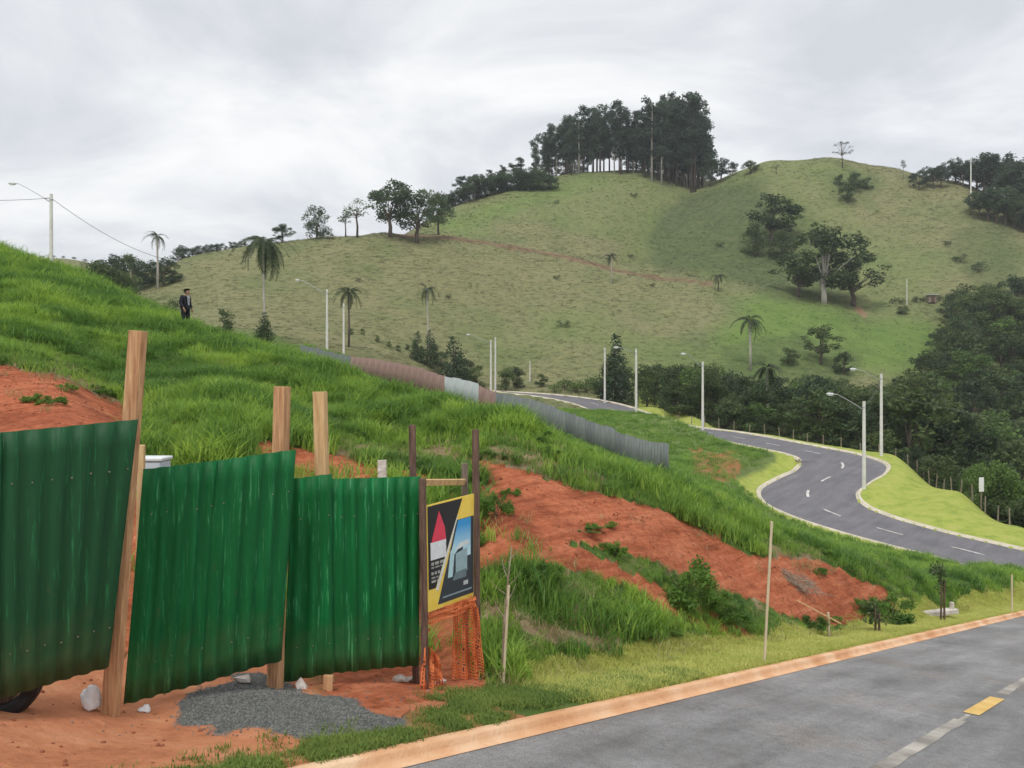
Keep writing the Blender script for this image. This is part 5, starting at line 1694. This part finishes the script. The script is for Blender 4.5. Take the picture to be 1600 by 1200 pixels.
# ------------------------------------------------------------------ person on the bank
def person(x, D, ytop, label):
    b = at(x, D)
    H = 1.74
    zt = (600 - ytop) / FPX * D
    root = empty('person', (b.x, b.y, zt - H + .02), R(72), label, 'person')
    root.scale = (1.15, 1.15, 1.0)
    # local frame: faces -Y; the root turns the figure to its half right

    def skin(name, joints, bones, material, sub=2, parent=root):
        me = bpy.data.meshes.new(name)
        names = list(joints)
        me.from_pydata([joints[n][0] for n in names], [(names.index(a), names.index(c)) for a, c in bones], [])
        o = bpy.data.objects.new(name, me); COL.objects.link(o)
        md = o.modifiers.new('skin', 'SKIN'); md.use_smooth_shade = True
        for i, n in enumerate(names):
            r = joints[n][1]; r = r if isinstance(r, tuple) else (r, r)
            me.skin_vertices[0].data[i].radius = r
            me.skin_vertices[0].data[i].use_root = (i == 0)
        s_ = o.modifiers.new('sub', 'SUBSURF'); s_.levels = sub; s_.render_levels = sub
        dg = bpy.context.evaluated_depsgraph_get(); dg.update()
        ev = bpy.data.meshes.new_from_object(o.evaluated_get(dg))
        bpy.data.objects.remove(o)
        ev.name = name
        ev.materials.clear(); ev.materials.append(material)
        for p_ in ev.polygons: p_.use_smooth = True
        return link(name, ev, None, parent)
    skinm = mat('skin', (.36, .20, .13), (.42, .25, .17), 6, .6)
    J = {'pelvis': ((0, 0, .95), (.13, .10)), 'belly': ((0, .0, 1.10), (.125, .10)), 'chest': ((0, .0, 1.32), (.15, .105)), 'neck': ((0, -.03, 1.47), .055), 'chin': ((0, -.085, 1.53), (.062, .07)), 'head': ((0, -.10, 1.62), (.074, .092)), 'crown': ((0, -.08, 1.69), (.055, .07))}
    Bn = [('pelvis', 'belly'), ('belly', 'chest'), ('chest', 'neck'), ('neck', 'chin'), ('chin', 'head'), ('head', 'crown')]
    for s_, t in ((-1, 'l'), (1, 'r')):
        J.update({t + 'hip': ((s_ * .10, 0, .90), .085), t + 'knee': ((s_ * .115, -.02 * s_, .49), .06), t + 'ankle': ((s_ * .12, .02, .09), .04), t + 'toe': ((s_ * .13, -.15, .03), (.04, .028)),
                  t + 'sho': ((s_ * .19, 0, 1.41), .06), t + 'elb': ((s_ * .25, .03, 1.12), .045), t + 'wri': ((s_ * .235, -.10, .88), .03), t + 'palm': ((s_ * .23, -.13, .81), (.036, .02))})
        Bn += [('pelvis', t + 'hip'), (t + 'hip', t + 'knee'), (t + 'knee', t + 'ankle'), (t + 'ankle', t + 'toe'), ('chest', t + 'sho'), (t + 'sho', t + 'elb'), (t + 'elb', t + 'wri'), (t + 'wri', t + 'palm')]
        for k, (fy, fl) in enumerate(((-.033, .072), (-.011, .08), (.011, .076), (.031, .06))):
            J['%sf%da' % (t, k)] = ((s_ * .225, -.135 + fy, .765), .009); J['%sf%db' % (t, k)] = ((s_ * .205, -.14 + fy, .765 - fl * .8), .008)
            Bn += [(t + 'palm', '%sf%da' % (t, k)), ('%sf%da' % (t, k), '%sf%db' % (t, k))]
        J[t + 'tha'] = ((s_ * .205, -.165, .80), .010); J[t + 'thb'] = ((s_ * .19, -.185, .765), .009)
        Bn += [(t + 'palm', t + 'tha'), (t + 'tha', t + 'thb')]
    body = skin('body', J, Bn, skinm)
    Jt = {'w': ((0, 0, .98), (.15, .12))}; Bt = []
    for s_, t in ((-1, 'l'), (1, 'r')):
        Jt.update({t + 'h': ((s_ * .10, 0, .90), .108), t + 'k': ((s_ * .115, -.02 * s_, .49), .082), t + 'a': ((s_ * .12, .02, .08), .075)})
        Bt += [('w', t + 'h'), (t + 'h', t + 'k'), (t + 'k', t + 'a')]
    skin('trousers', Jt, Bt, mat('dark_trousers', (.012, .014, .02), (.022, .025, .032), 20, .85))
    Jj = {'b': ((0, .01, .86), (.20, .155)), 'm': ((0, .01, 1.10), (.175, .14)), 'c': ((0, .012, 1.33), (.19, .135)), 'n': ((0, .0, 1.455), (.085, .075))}
    Bj = [('b', 'm'), ('m', 'c'), ('c', 'n')]
    for s_, t in ((-1, 'l'), (1, 'r')):
        Jj.update({t + 's': ((s_ * .20, 0, 1.41), .085), t + 'e': ((s_ * .262, .03, 1.12), .072), t + 'w': ((s_ * .242, -.09, .90), .056)})
        Bj += [('c', t + 's'), (t + 's', t + 'e'), (t + 'e', t + 'w')]
    jk = skin('jacket', Jj, Bj, mat('dark_jacket', (.010, .012, .02), (.024, .027, .038), 14, .8))
    m = MB()
    for z0, z1, w0, w1 in ((1.02, 1.20, .035, .05), (1.20, 1.34, .05, .075), (1.34, 1.46, .075, .055)):
        m.add([(-w0, -.158, z0), (w0, -.158, z0), (w1, -.150 if z1 < 1.4 else -.095, z1), (-w1, -.150 if z1 < 1.4 else -.095, z1)], [(0, 1, 2, 3)])
    sh = m.build('shirt_front', mat('light_shirt', (.30, .31, .34), (.40, .41, .44), 12, .8), root)
    sd_ = sh.modifiers.new('thick', 'SOLIDIFY'); sd_.thickness = .02
    hairm = mat('dark_hair', (.008, .007, .006), (.016, .013, .011), 30, .7)
    skin('hair', {'a': ((0, -.07, 1.665), (.085, .098)), 'b': ((0, -.065, 1.715), (.065, .08)), 'c': ((0, -.015, 1.61), (.07, .05))}, [('a', 'b'), ('a', 'c')], hairm)
    m = MB(); m.tube([(0, -.185, 1.60), (0, -.208, 1.585), (0, -.19, 1.57)], [.010, .015, .009], 6); m.build('nose', skinm, root, smooth=True)
    for s_ in (-1, 1):
        m = MB(); m.tube([(s_ * .078, -.09, 1.63), (s_ * .085, -.085, 1.61), (s_ * .078, -.09, 1.585)], [.008, .016, .009], 6); m.build('ear', skinm, root, smooth=True)
        m = MB(); m.box((s_ * .03, -.186, 1.625), (.022, .008, .010)); m.build('eye', hairm, root, bevel=.002)
        m = MB(); m.tube([(s_ * .12, .06, .045), (s_ * .125, -.06, .045), (s_ * .13, -.19, .03)], [.045, .05, .035], 8); m.build('shoe', mat('shoe', (.01, .01, .01), (.02, .018, .016), 9, .5), root, smooth=True)
    MB().box((0, -.182, 1.535), (.045, .008, .008)).build('mouth', mat('lips', (.22, .09, .07), (.25, .1, .08), 9, .6), root)
    return root


person(290, 37.2, 453, 'person in a dark jacket and light shirt standing in tall grass, head bowed')


# ------------------------------------------------------------------ grass, tussocks, clods (uncountable ground cover)
def tuft_mesh(name, seed, blades, h, spread, w, bend, material, seg=3):
    rn = random.Random(seed)
    v, f = [], []
    for k in range(blades):
        a = rn.uniform(0, 6.28); r = spread * math.sqrt(rn.random())
        bx, by = math.cos(a) * r, math.sin(a) * r
        fa = rn.uniform(0, 6.28)
        hh = h * rn.uniform(.55, 1.15); bd = bend * rn.uniform(.3, 1.3) * hh
        lx, ly = math.cos(fa), math.sin(fa)
        i0 = len(v)
        for s_ in range(seg):
            t = s_ / seg
            px, py = bx + lx * bd * t * t, by + ly * bd * t * t
            z = hh * (t - .18 * bend * t * t)
            ww = w * (1 - t * .75)
            v += [(px - ly * ww, py + lx * ww, z), (px + ly * ww, py - lx * ww, z)]
        v.append((bx + lx * bd, by + ly * bd, hh * (1 - .18 * bend)))
        for s_ in range(seg - 1):
            q = i0 + s_ * 2
            f.append((q, q + 1, q + 3, q + 2))
        q = i0 + (seg - 1) * 2
        f.append((q, q + 1, q + 2))
    me = bpy.data.meshes.new(name); me.from_pydata(v, [], f); me.materials.append(material)
    return me


def scatter(name, pts, rz, sc, meshes, label, tiltn=None, pick=None):
    """ground cover: thousands of small pieces carried by one object"""
    pts = np.asarray(pts)
    coll = bpy.data.collections.new(name + '_pieces')
    for i, me in enumerate(meshes):
        coll.objects.link(bpy.data.objects.new('%s_piece_%02d' % (name, i), me))
    me = bpy.data.meshes.new(name)
    me.vertices.add(len(pts)); me.vertices.foreach_set('co', pts.astype(np.float32).ravel())
    rot = np.zeros((len(pts), 3), np.float32); rot[:, 2] = rz
    if tiltn is not None: rot[:, 0] = tiltn[0]; rot[:, 1] = tiltn[1]
    a = me.attributes.new('rot', 'FLOAT_VECTOR', 'POINT'); a.data.foreach_set('vector', rot.ravel())
    s3 = np.asarray(sc, np.float32)
    if s3.ndim == 1: s3 = np.repeat(s3[:, None], 3, 1)
    a = me.attributes.new('scl', 'FLOAT_VECTOR', 'POINT'); a.data.foreach_set('vector', s3.ravel())
    a = me.attributes.new('pick', 'INT', 'POINT'); a.data.foreach_set('value', (RNG.integers(0, len(meshes), len(pts)) if pick is None else pick).astype(np.int32))
    o = link(name, me)
    ng = bpy.data.node_groups.new(name + '_scatter', 'GeometryNodeTree')
    ng.interface.new_socket('Geometry', in_out='INPUT', socket_type='NodeSocketGeometry')
    ng.interface.new_socket('Geometry', in_out='OUTPUT', socket_type='NodeSocketGeometry')
    N = ng.nodes.new; L = ng.links.new
    gi = N('NodeGroupInput'); go = N('NodeGroupOutput')
    ci = N('GeometryNodeCollectionInfo'); ci.inputs[0].default_value = coll; ci.inputs[1].default_value = True; ci.inputs[2].default_value = True
    ip = N('GeometryNodeInstanceOnPoints')
    ip.inputs['Pick Instance'].default_value = True

    def attr(n, t):
        q = N('GeometryNodeInputNamedAttribute'); q.data_type = t; q.inputs[0].default_value = n; return q.outputs[0]
    L(gi.outputs[0], ip.inputs['Points']); L(ci.outputs[0], ip.inputs['Instance'])
    L(attr('pick', 'INT'), ip.inputs['Instance Index'])
    L(attr('rot', 'FLOAT_VECTOR'), ip.inputs['Rotation']); L(attr('scl', 'FLOAT_VECTOR'), ip.inputs['Scale'])
    L(ip.outputs[0], go.inputs[0])
    md = o.modifiers.new('scatter', 'NODES'); md.node_group = ng
    return tag(o, label, None, None, 'stuff')


def sample(n, umin, umax, D0, D1, power=1.0):
    u = RNG.uniform(umin, umax, n)
    q = RNG.random(n)
    if power == 1.0: D = np.sqrt(D0 ** 2 + q * (D1 ** 2 - D0 ** 2))
    elif power == 0: D = D0 + q * (D1 - D0)
    else: D = D0 * (D1 / D0) ** q
    return u * D, D


BL = [tuft_mesh('tall_grass', 10 + i, 24, .31, .16, .0075, (.35, .5, .6, .45, .75)[i], M['blade']) for i in range(5)]
BL += [tuft_mesh('lime_grass', 20 + i, 20, .32, .14, .0095, (.5, .8)[i], M['blade_lime']) for i in range(2)]
BL += [tuft_mesh('deep_grass', 24 + i, 22, .27, .19, .011, (.9, 1.1)[i], M['blade_deep']) for i in range(2)]
X, Y = sample(90000, -.80, .78, 7.5, 50, 0)
Z = ground(X, Y)
c = covers(X, Y, Z)
lowf = fbm(X * .5, Y * .5)
dens = np.ones(len(X))
dens *= 1 - np.clip(c['soil'] * 1.35, 0, 1) * np.where((lowf > .54) & (c['soil'] < .9), .30, 1.0)
dens *= np.where(c['lawn'] > .3, 0, 1) * np.where(c['grav'] > .3, 0, 1) * np.where(c['sand'] > .3, 0, 1)
dens *= np.where(c['p'] < 1.4, 0, 1) * (1 - .75 * c['dry'])
dens *= np.where((Y < 12.5) & (c['px'] < 740), .10, 1)
dens *= np.where((c['px'] < 660) & (Y < 9.9), 0, 1)
keep = RNG.random(len(X)) < dens * np.clip(.25 + 1.2 * lowf, .2, 1)
X, Y, Z, px = X[keep], Y[keep], Z[keep], c['px'][keep]
lowf = lowf[keep]
sz = (.30 + .75 * fbm(X * .35 + 9, Y * .35) + .75 * sstep(.38, .66, fbm(X * .95 + 2, Y * .95 + 5, 3))) * RNG.uniform(.75, 1.3, len(X)) * (1 + .5 * sstep(22, 45, Y))
sz *= np.where(Y < 14, .8, 1.0) * (1 - .35 * sstep(13, 19, sp(X, Y)[0]))
for st in (.35, .8, 1.3):                       # short and thin below the bare cuttings
    c2 = covers(X - .766 * st, Y + .643 * st, ground(X - .766 * st, Y + .643 * st))
    sz = np.where(c2['soil'] > .95, np.minimum(sz, .26 + .22 * st + .7 * (fbm(X * .9, Y * .9) - .5)), sz)
sz = np.maximum(sz, .12)
spn = fbm(X * .45 + 50, Y * .45 + 20, 3) + RNG.normal(0, .09, len(X)) + .15 * sstep(17, 14.5, Y)
scatter('tall_grass', np.stack([X, Y, Z - .01], 1), RNG.uniform(0, 6.28, len(X)), np.stack([sz * 1.35, sz * 1.35, sz], 1), BL, 'tall green grass covering the cut bank and its crest', pick=np.where(spn > .60, 5 + RNG.integers(0, 2, len(X)), np.where(spn < .40, 7 + RNG.integers(0, 2, len(X)), RNG.integers(0, 5, len(X)))))

# scattered weeds and dead stalks on the bare soil
DRY = [tuft_mesh('dry_grass', 40 + i, 14, .24, .14, .005, 1.2, M['blade_dry']) for i in range(3)]
X, Y = sample(26000, -.75, .75, 8, 45, 0)
Z = ground(X, Y); c = covers(X, Y, Z)
dn = np.where(c['p'] > 1.2, 1, 0) * np.clip(c['dry'] ** 2 * .6 + .015 * (c['soil'] > .3) + .16 * (c['soil'] < .3), 0, 1) * np.where((Y < 10.3) & (c['px'] < 700), 0, 1)
keep = RNG.random(len(X)) < dn
X, Y, Z = X[keep], Y[keep], Z[keep]
scatter('dry_grass', np.stack([X, Y, Z - .01], 1), RNG.uniform(0, 6.28, len(X)), RNG.uniform(.5, 1.25, len(X)), DRY, 'dry straw coloured grass along the lips of the cuttings')

# mown verge, and the thin turf by the kerb in front of the hoarding
LW = [tuft_mesh('verge_turf', 60 + i, 16, .055, .075, .0035, .8, M['blade_lawn'], 2) for i in range(3)]
GW = [tuft_mesh('kerb_turf', 70 + i, 16, .055, .08, .004, .9, M['blade_kerb'], 2) for i in range(3)]
s_ = RNG.uniform(3, 40, 26000); s_ = 3 + 37 * RNG.random(26000) ** 1.5; p_ = RNG.uniform(.26, 1.85, 26000)
X, Y = from_sp(s_, p_); Z = ground(X, Y); c = covers(X, Y, Z)
keep = RNG.random(len(X)) < np.clip(.15 + c['lawn'] * .85, 0, 1)
X, Y, Z = X[keep], Y[keep], Z[keep]
scatter('verge_turf', np.stack([X, Y, Z], 1), RNG.uniform(0, 6.28, len(X)), RNG.uniform(.7, 1.5, len(X)), LW, 'short yellowish turf on the verge beside the kerb')
n = 16000
s_ = RNG.uniform(-5, 6, n); p_ = .25 + np.abs(RNG.normal(0, .28, n)) + np.where(s_ > 1.5, RNG.uniform(0, .55, n), 0)
X, Y = from_sp(s_, p_); Z = ground(X, Y); c = covers(X, Y, Z)
pat = fbm(X * 1.6, Y * 1.6)
keep = RNG.random(n) < np.where(pat > np.where(s_ < 1.0, .50, .40), .9, .08) * np.where(s_ < .2, .75, 1) * np.where(c['grav'] > .3, .1, 1)
X, Y, Z = X[keep], Y[keep], Z[keep]
scatter('kerb_turf', np.stack([X, Y, Z], 1), RNG.uniform(0, 6.28, len(X)), RNG.uniform(.6, 1.4, len(X)), GW, 'patchy green turf along the kerb before the hoarding')

# pasture tussocks on the hillsides and rough grass by the far road
PT = [tuft_mesh('pasture_tussock', 80 + i, 14, .26, .42, .030, 1.0, M['blade_past'], 2) for i in range(4)]
X, Y = sample(60000, -.52, .64, 108, 300, 1.0)
Z = ground(X, Y); c = covers(X, Y, Z)
pat = fbm(X * .16, Z * .5 + Y * .05)
keep = (RNG.random(len(X)) < np.where(pat > .5, .6, .16)) * (c['soil'] < .3) * (c['dry'] < .3) * (c['d'] > RHW + 2) > 0
X, Y, Z = X[keep], Y[keep], Z[keep]
sz = RNG.uniform(.45, 1.25, len(X)) * (.8 + .5 * sstep(120, 280, Y))
scatter('pasture_tussocks', np.stack([X, Y, Z], 1), RNG.uniform(0, 6.28, len(X)), sz, PT, 'olive pasture tussocks all over the hillsides')
BF = [tuft_mesh('rough_grass', 90 + i, 18, .40, .35, .018, .9, M['blade'], 2) for i in range(3)]
X, Y = sample(30000, -.5, .62, 40, 108, 1.0)
Z = ground(X, Y); c = covers(X, Y, Z)
keep = (RNG.random(len(X)) < np.where(c['lawn'] > .25, 0, 1) * (1 - c['soil'])) * (c['d'] > RHW + 1.2) > 0
X, Y, Z = X[keep], Y[keep], Z[keep]
scatter('rough_grass', np.stack([X, Y, Z], 1), RNG.uniform(0, 6.28, len(X)), RNG.uniform(.5, 1.2, len(X)), BF, 'rough green grass between the bank and the far road')


# clods of red soil, and gravel of the grey heap
def stone_mesh(name, seed, m):
    bm = bmesh.new(); bmesh.ops.create_icosphere(bm, subdivisions=1, radius=1)
    rn = random.Random(seed)
    for v in bm.verts: v.co *= rn.uniform(.65, 1.2)
    me = bpy.data.meshes.new(name); bm.to_mesh(me); bm.free(); me.materials.append(m); return me


CL = [stone_mesh('soil_clod', i, M['clod']) for i in range(3)]
X, Y = sample(30000, -.72, .6, 6, 36, 0)
Z = ground(X, Y); c = covers(X, Y, Z)
keep = (RNG.random(len(X)) < np.clip(c['soil'] * .5 + c['sand'] * .22, 0, 1)) * (c['p'] > .5) * (c['grav'] < .2) > 0
X, Y, Z = X[keep], Y[keep], Z[keep]
sz = .005 + .022 * RNG.random(len(X)) ** 4 + .014 * sstep(10, 20, Y)
scatter('soil_clods', np.stack([X, Y, Z], 1), RNG.uniform(0, 6.28, len(X)), sz, CL, 'crumbs and clods of red soil on the bare faces')
M['gravel'] = leaf_mat('gravel_stone', (.07, .074, .07), (.25, .25, .235), 0.0, 3, .9, .8)
GS = [stone_mesh('gravel_stone', 50 + i, M['gravel']) for i in range(3)]
X = RNG.uniform(-4.6, -.8, 40000); Y = RNG.uniform(7.0, 9.8, 40000)
Z = ground(X, Y); c = covers(X, Y, Z)
keep = RNG.random(len(X)) < c['grav'] ** 2 * .7 + .012 * (c['p'] < 2.3) * (c['p'] > .5)
X, Y, Z = X[keep], Y[keep], Z[keep]
scatter('gravel_heap', np.stack([X, Y, Z], 1), RNG.uniform(0, 6.28, len(X)), RNG.uniform(.005, .013, len(X)), GS, 'low heap of dark grey gravel in front of the second green sheet')
# round leafy weeds on the bank
for x, D, h, w, lb in ((1072, 15.6, .95, 1.0, 'darkest round bushy weed on the lower red face'), (960, 15.2, .3, 1.0, 'small leafy weed above the tall grass on the slope'), (1392, 22.8, .7, 1.5, 'leafy weed at the right toe of the red face'), (1352, 21.6, .5, 1.5, 'low leafy weed left of the one at the toe'), (1150, 16.4, .40, 1.5, 'low spreading weed right of the darkest round weed'), (1265, 18.8, .35, 1.3, 'low green weed by the stubby peg'), (775, 14.6, .45, .9, 'leafy weed on the red face just right of the sign post'), (1105, 16.4, .5, 1.2, 'leafy weed touching the darkest round weed on its right')):
    plant('weed', x, D, h=h * 1.1, label=lb, cat='weed', leaf='leaf_bushweed', name='weed', wide=w)
WD = [LIB['weed'][i][1].copy() for i in range(3)]
for me in WD: me.materials.clear(); me.materials.append(M['leaf_weed'])
X, Y = sample(9000, -.75, .6, 9.5, 40, 0)
Z = ground(X, Y); c = covers(X, Y, Z)
pat = fbm(X * .7 + 3, Y * .7)
keep = (RNG.random(len(X)) < np.where(c['soil'] > .55, .03 * (pat > .56), .07) * np.where(c['lawn'] > .2, 0, 1)) * (c['p'] > 1.6) * ((Y > 13) | (c['px'] > 750)) > 0
X, Y, Z = X[keep], Y[keep], Z[keep]
scatter('leafy_weeds', np.stack([X, Y, Z - .02], 1), RNG.uniform(0, 6.28, len(X)), np.stack([RNG.uniform(.2, .55, len(X)), RNG.uniform(.2, .55, len(X)), RNG.uniform(.10, .30, len(X))], 1), WD, 'small leafy weeds mixed into the grass of the bank')


# ------------------------------------------------------------------ labels that single out each tree of the large groups
def ordinal(n):
    if 10 < n % 100 < 14: return '%dth' % n
    return '%d%s' % (n, {1: 'st', 2: 'nd', 3: 'rd'}.get(n % 10, 'th'))


def number_group(group, fmt, rows=None):
    obs = [o for o in COL.objects if o.get('group') == group and o.parent is None]
    key = lambda o: o.location.x / o.location.y
    if rows is None:
        for i, o in enumerate(sorted(obs, key=key)): o['label'] = fmt % ordinal(i + 1)
    else:
        ds = sorted(o.location.y for o in obs)
        cuts = [ds[int(len(ds) * (k + 1) / len(rows)) - 1] for k in range(len(rows))]
        for k, rname in enumerate(rows):
            sub = [o for o in obs if o.location.y <= cuts[k] and (k == 0 or o.location.y > cuts[k - 1])]
            for i, o in enumerate(sorted(sub, key=key)): o['label'] = fmt % (ordinal(i + 1), rname)


number_group('trees of the wood below the hill', 'leafy tree, %s from the left among the %s rows of the dark wood', ['front', 'middle', 'back', 'farthest'])
number_group('eucalyptus grove on the hilltop', 'tall slim eucalyptus, %s from the left in the grove crowning the hill')
number_group('understory of the eucalyptus grove', 'dark understory shrub, %s from the left beneath the hilltop grove')
number_group('row of small eucalyptus left of the grove', 'small spindly eucalyptus, %s from the left in the row descending from the grove')
number_group('undergrowth at the edge of the wood', 'low shrub, %s from the left behind the wire fence at the wood edge')
number_group('dark bushy trees left of the grove', 'dark bushy tree, %s from the left under the row beside the grove')
number_group('dark clump beyond the grassy ridge', 'dark tree, %s from the left in the clump beyond the grassy ridge')
number_group('wood along the right skyline', 'dark tree, %s from the left in the wood along the right skyline')
number_group('low shrubs at the foot of the row', 'low dark shrub, %s from the left below the row beside the grove')
number_group('lone bushes on the pasture', 'lone small bush on the pasture hillside, %s from the left')
number_group('tree line behind the hill on the left', 'round tree, %s from the left in the line behind the left hill end')
number_group('far skyline trees at the left', 'faint far tree, %s from the left on the low skyline at far left')
number_group('hedge bushes behind the far hoarding', 'dark hedge bush, %s from the left behind the far patchwork hoarding')
number_group('bushes beside the shed', 'tiny dark bush, %s from the left in the row beside the shed')
number_group('pale saplings near the notice board', 'pale green sapling, %s from the left behind the wire fence near the notice board')
number_group('yellowish bushes beyond the road end', 'yellowish green bush, %s from the left beyond the far end of the road')
number_group('greyish bushes below the dark clump', 'greyish bush, %s from the left below the dark clump beyond the ridge')
number_group('pale shrubs below the knoll top', 'pale green shrub, %s from the left in the patch below the knoll top')
number_group('round trees right of the grove', 'round dark skyline tree, %s from the left right of the eucalyptus grove')


# ------------------------------------------------------------------ thin moist air
def build_haze():
    m, nt, N, L = new_mat('haze')
    out = N('ShaderNodeOutputMaterial'); v = N('ShaderNodeVolumePrincipled')
    v.inputs['Color'].default_value = (.90, .94, 1.0, 1)
    v.inputs['Density'].default_value = .00022
    L(v.outputs[0], out.inputs['Volume'])
    b = MB(); b.box((0, 360, 32), (1900, 830, 170))
    o = b.build('haze', m)
    tag(o, kind='stuff')


build_haze()
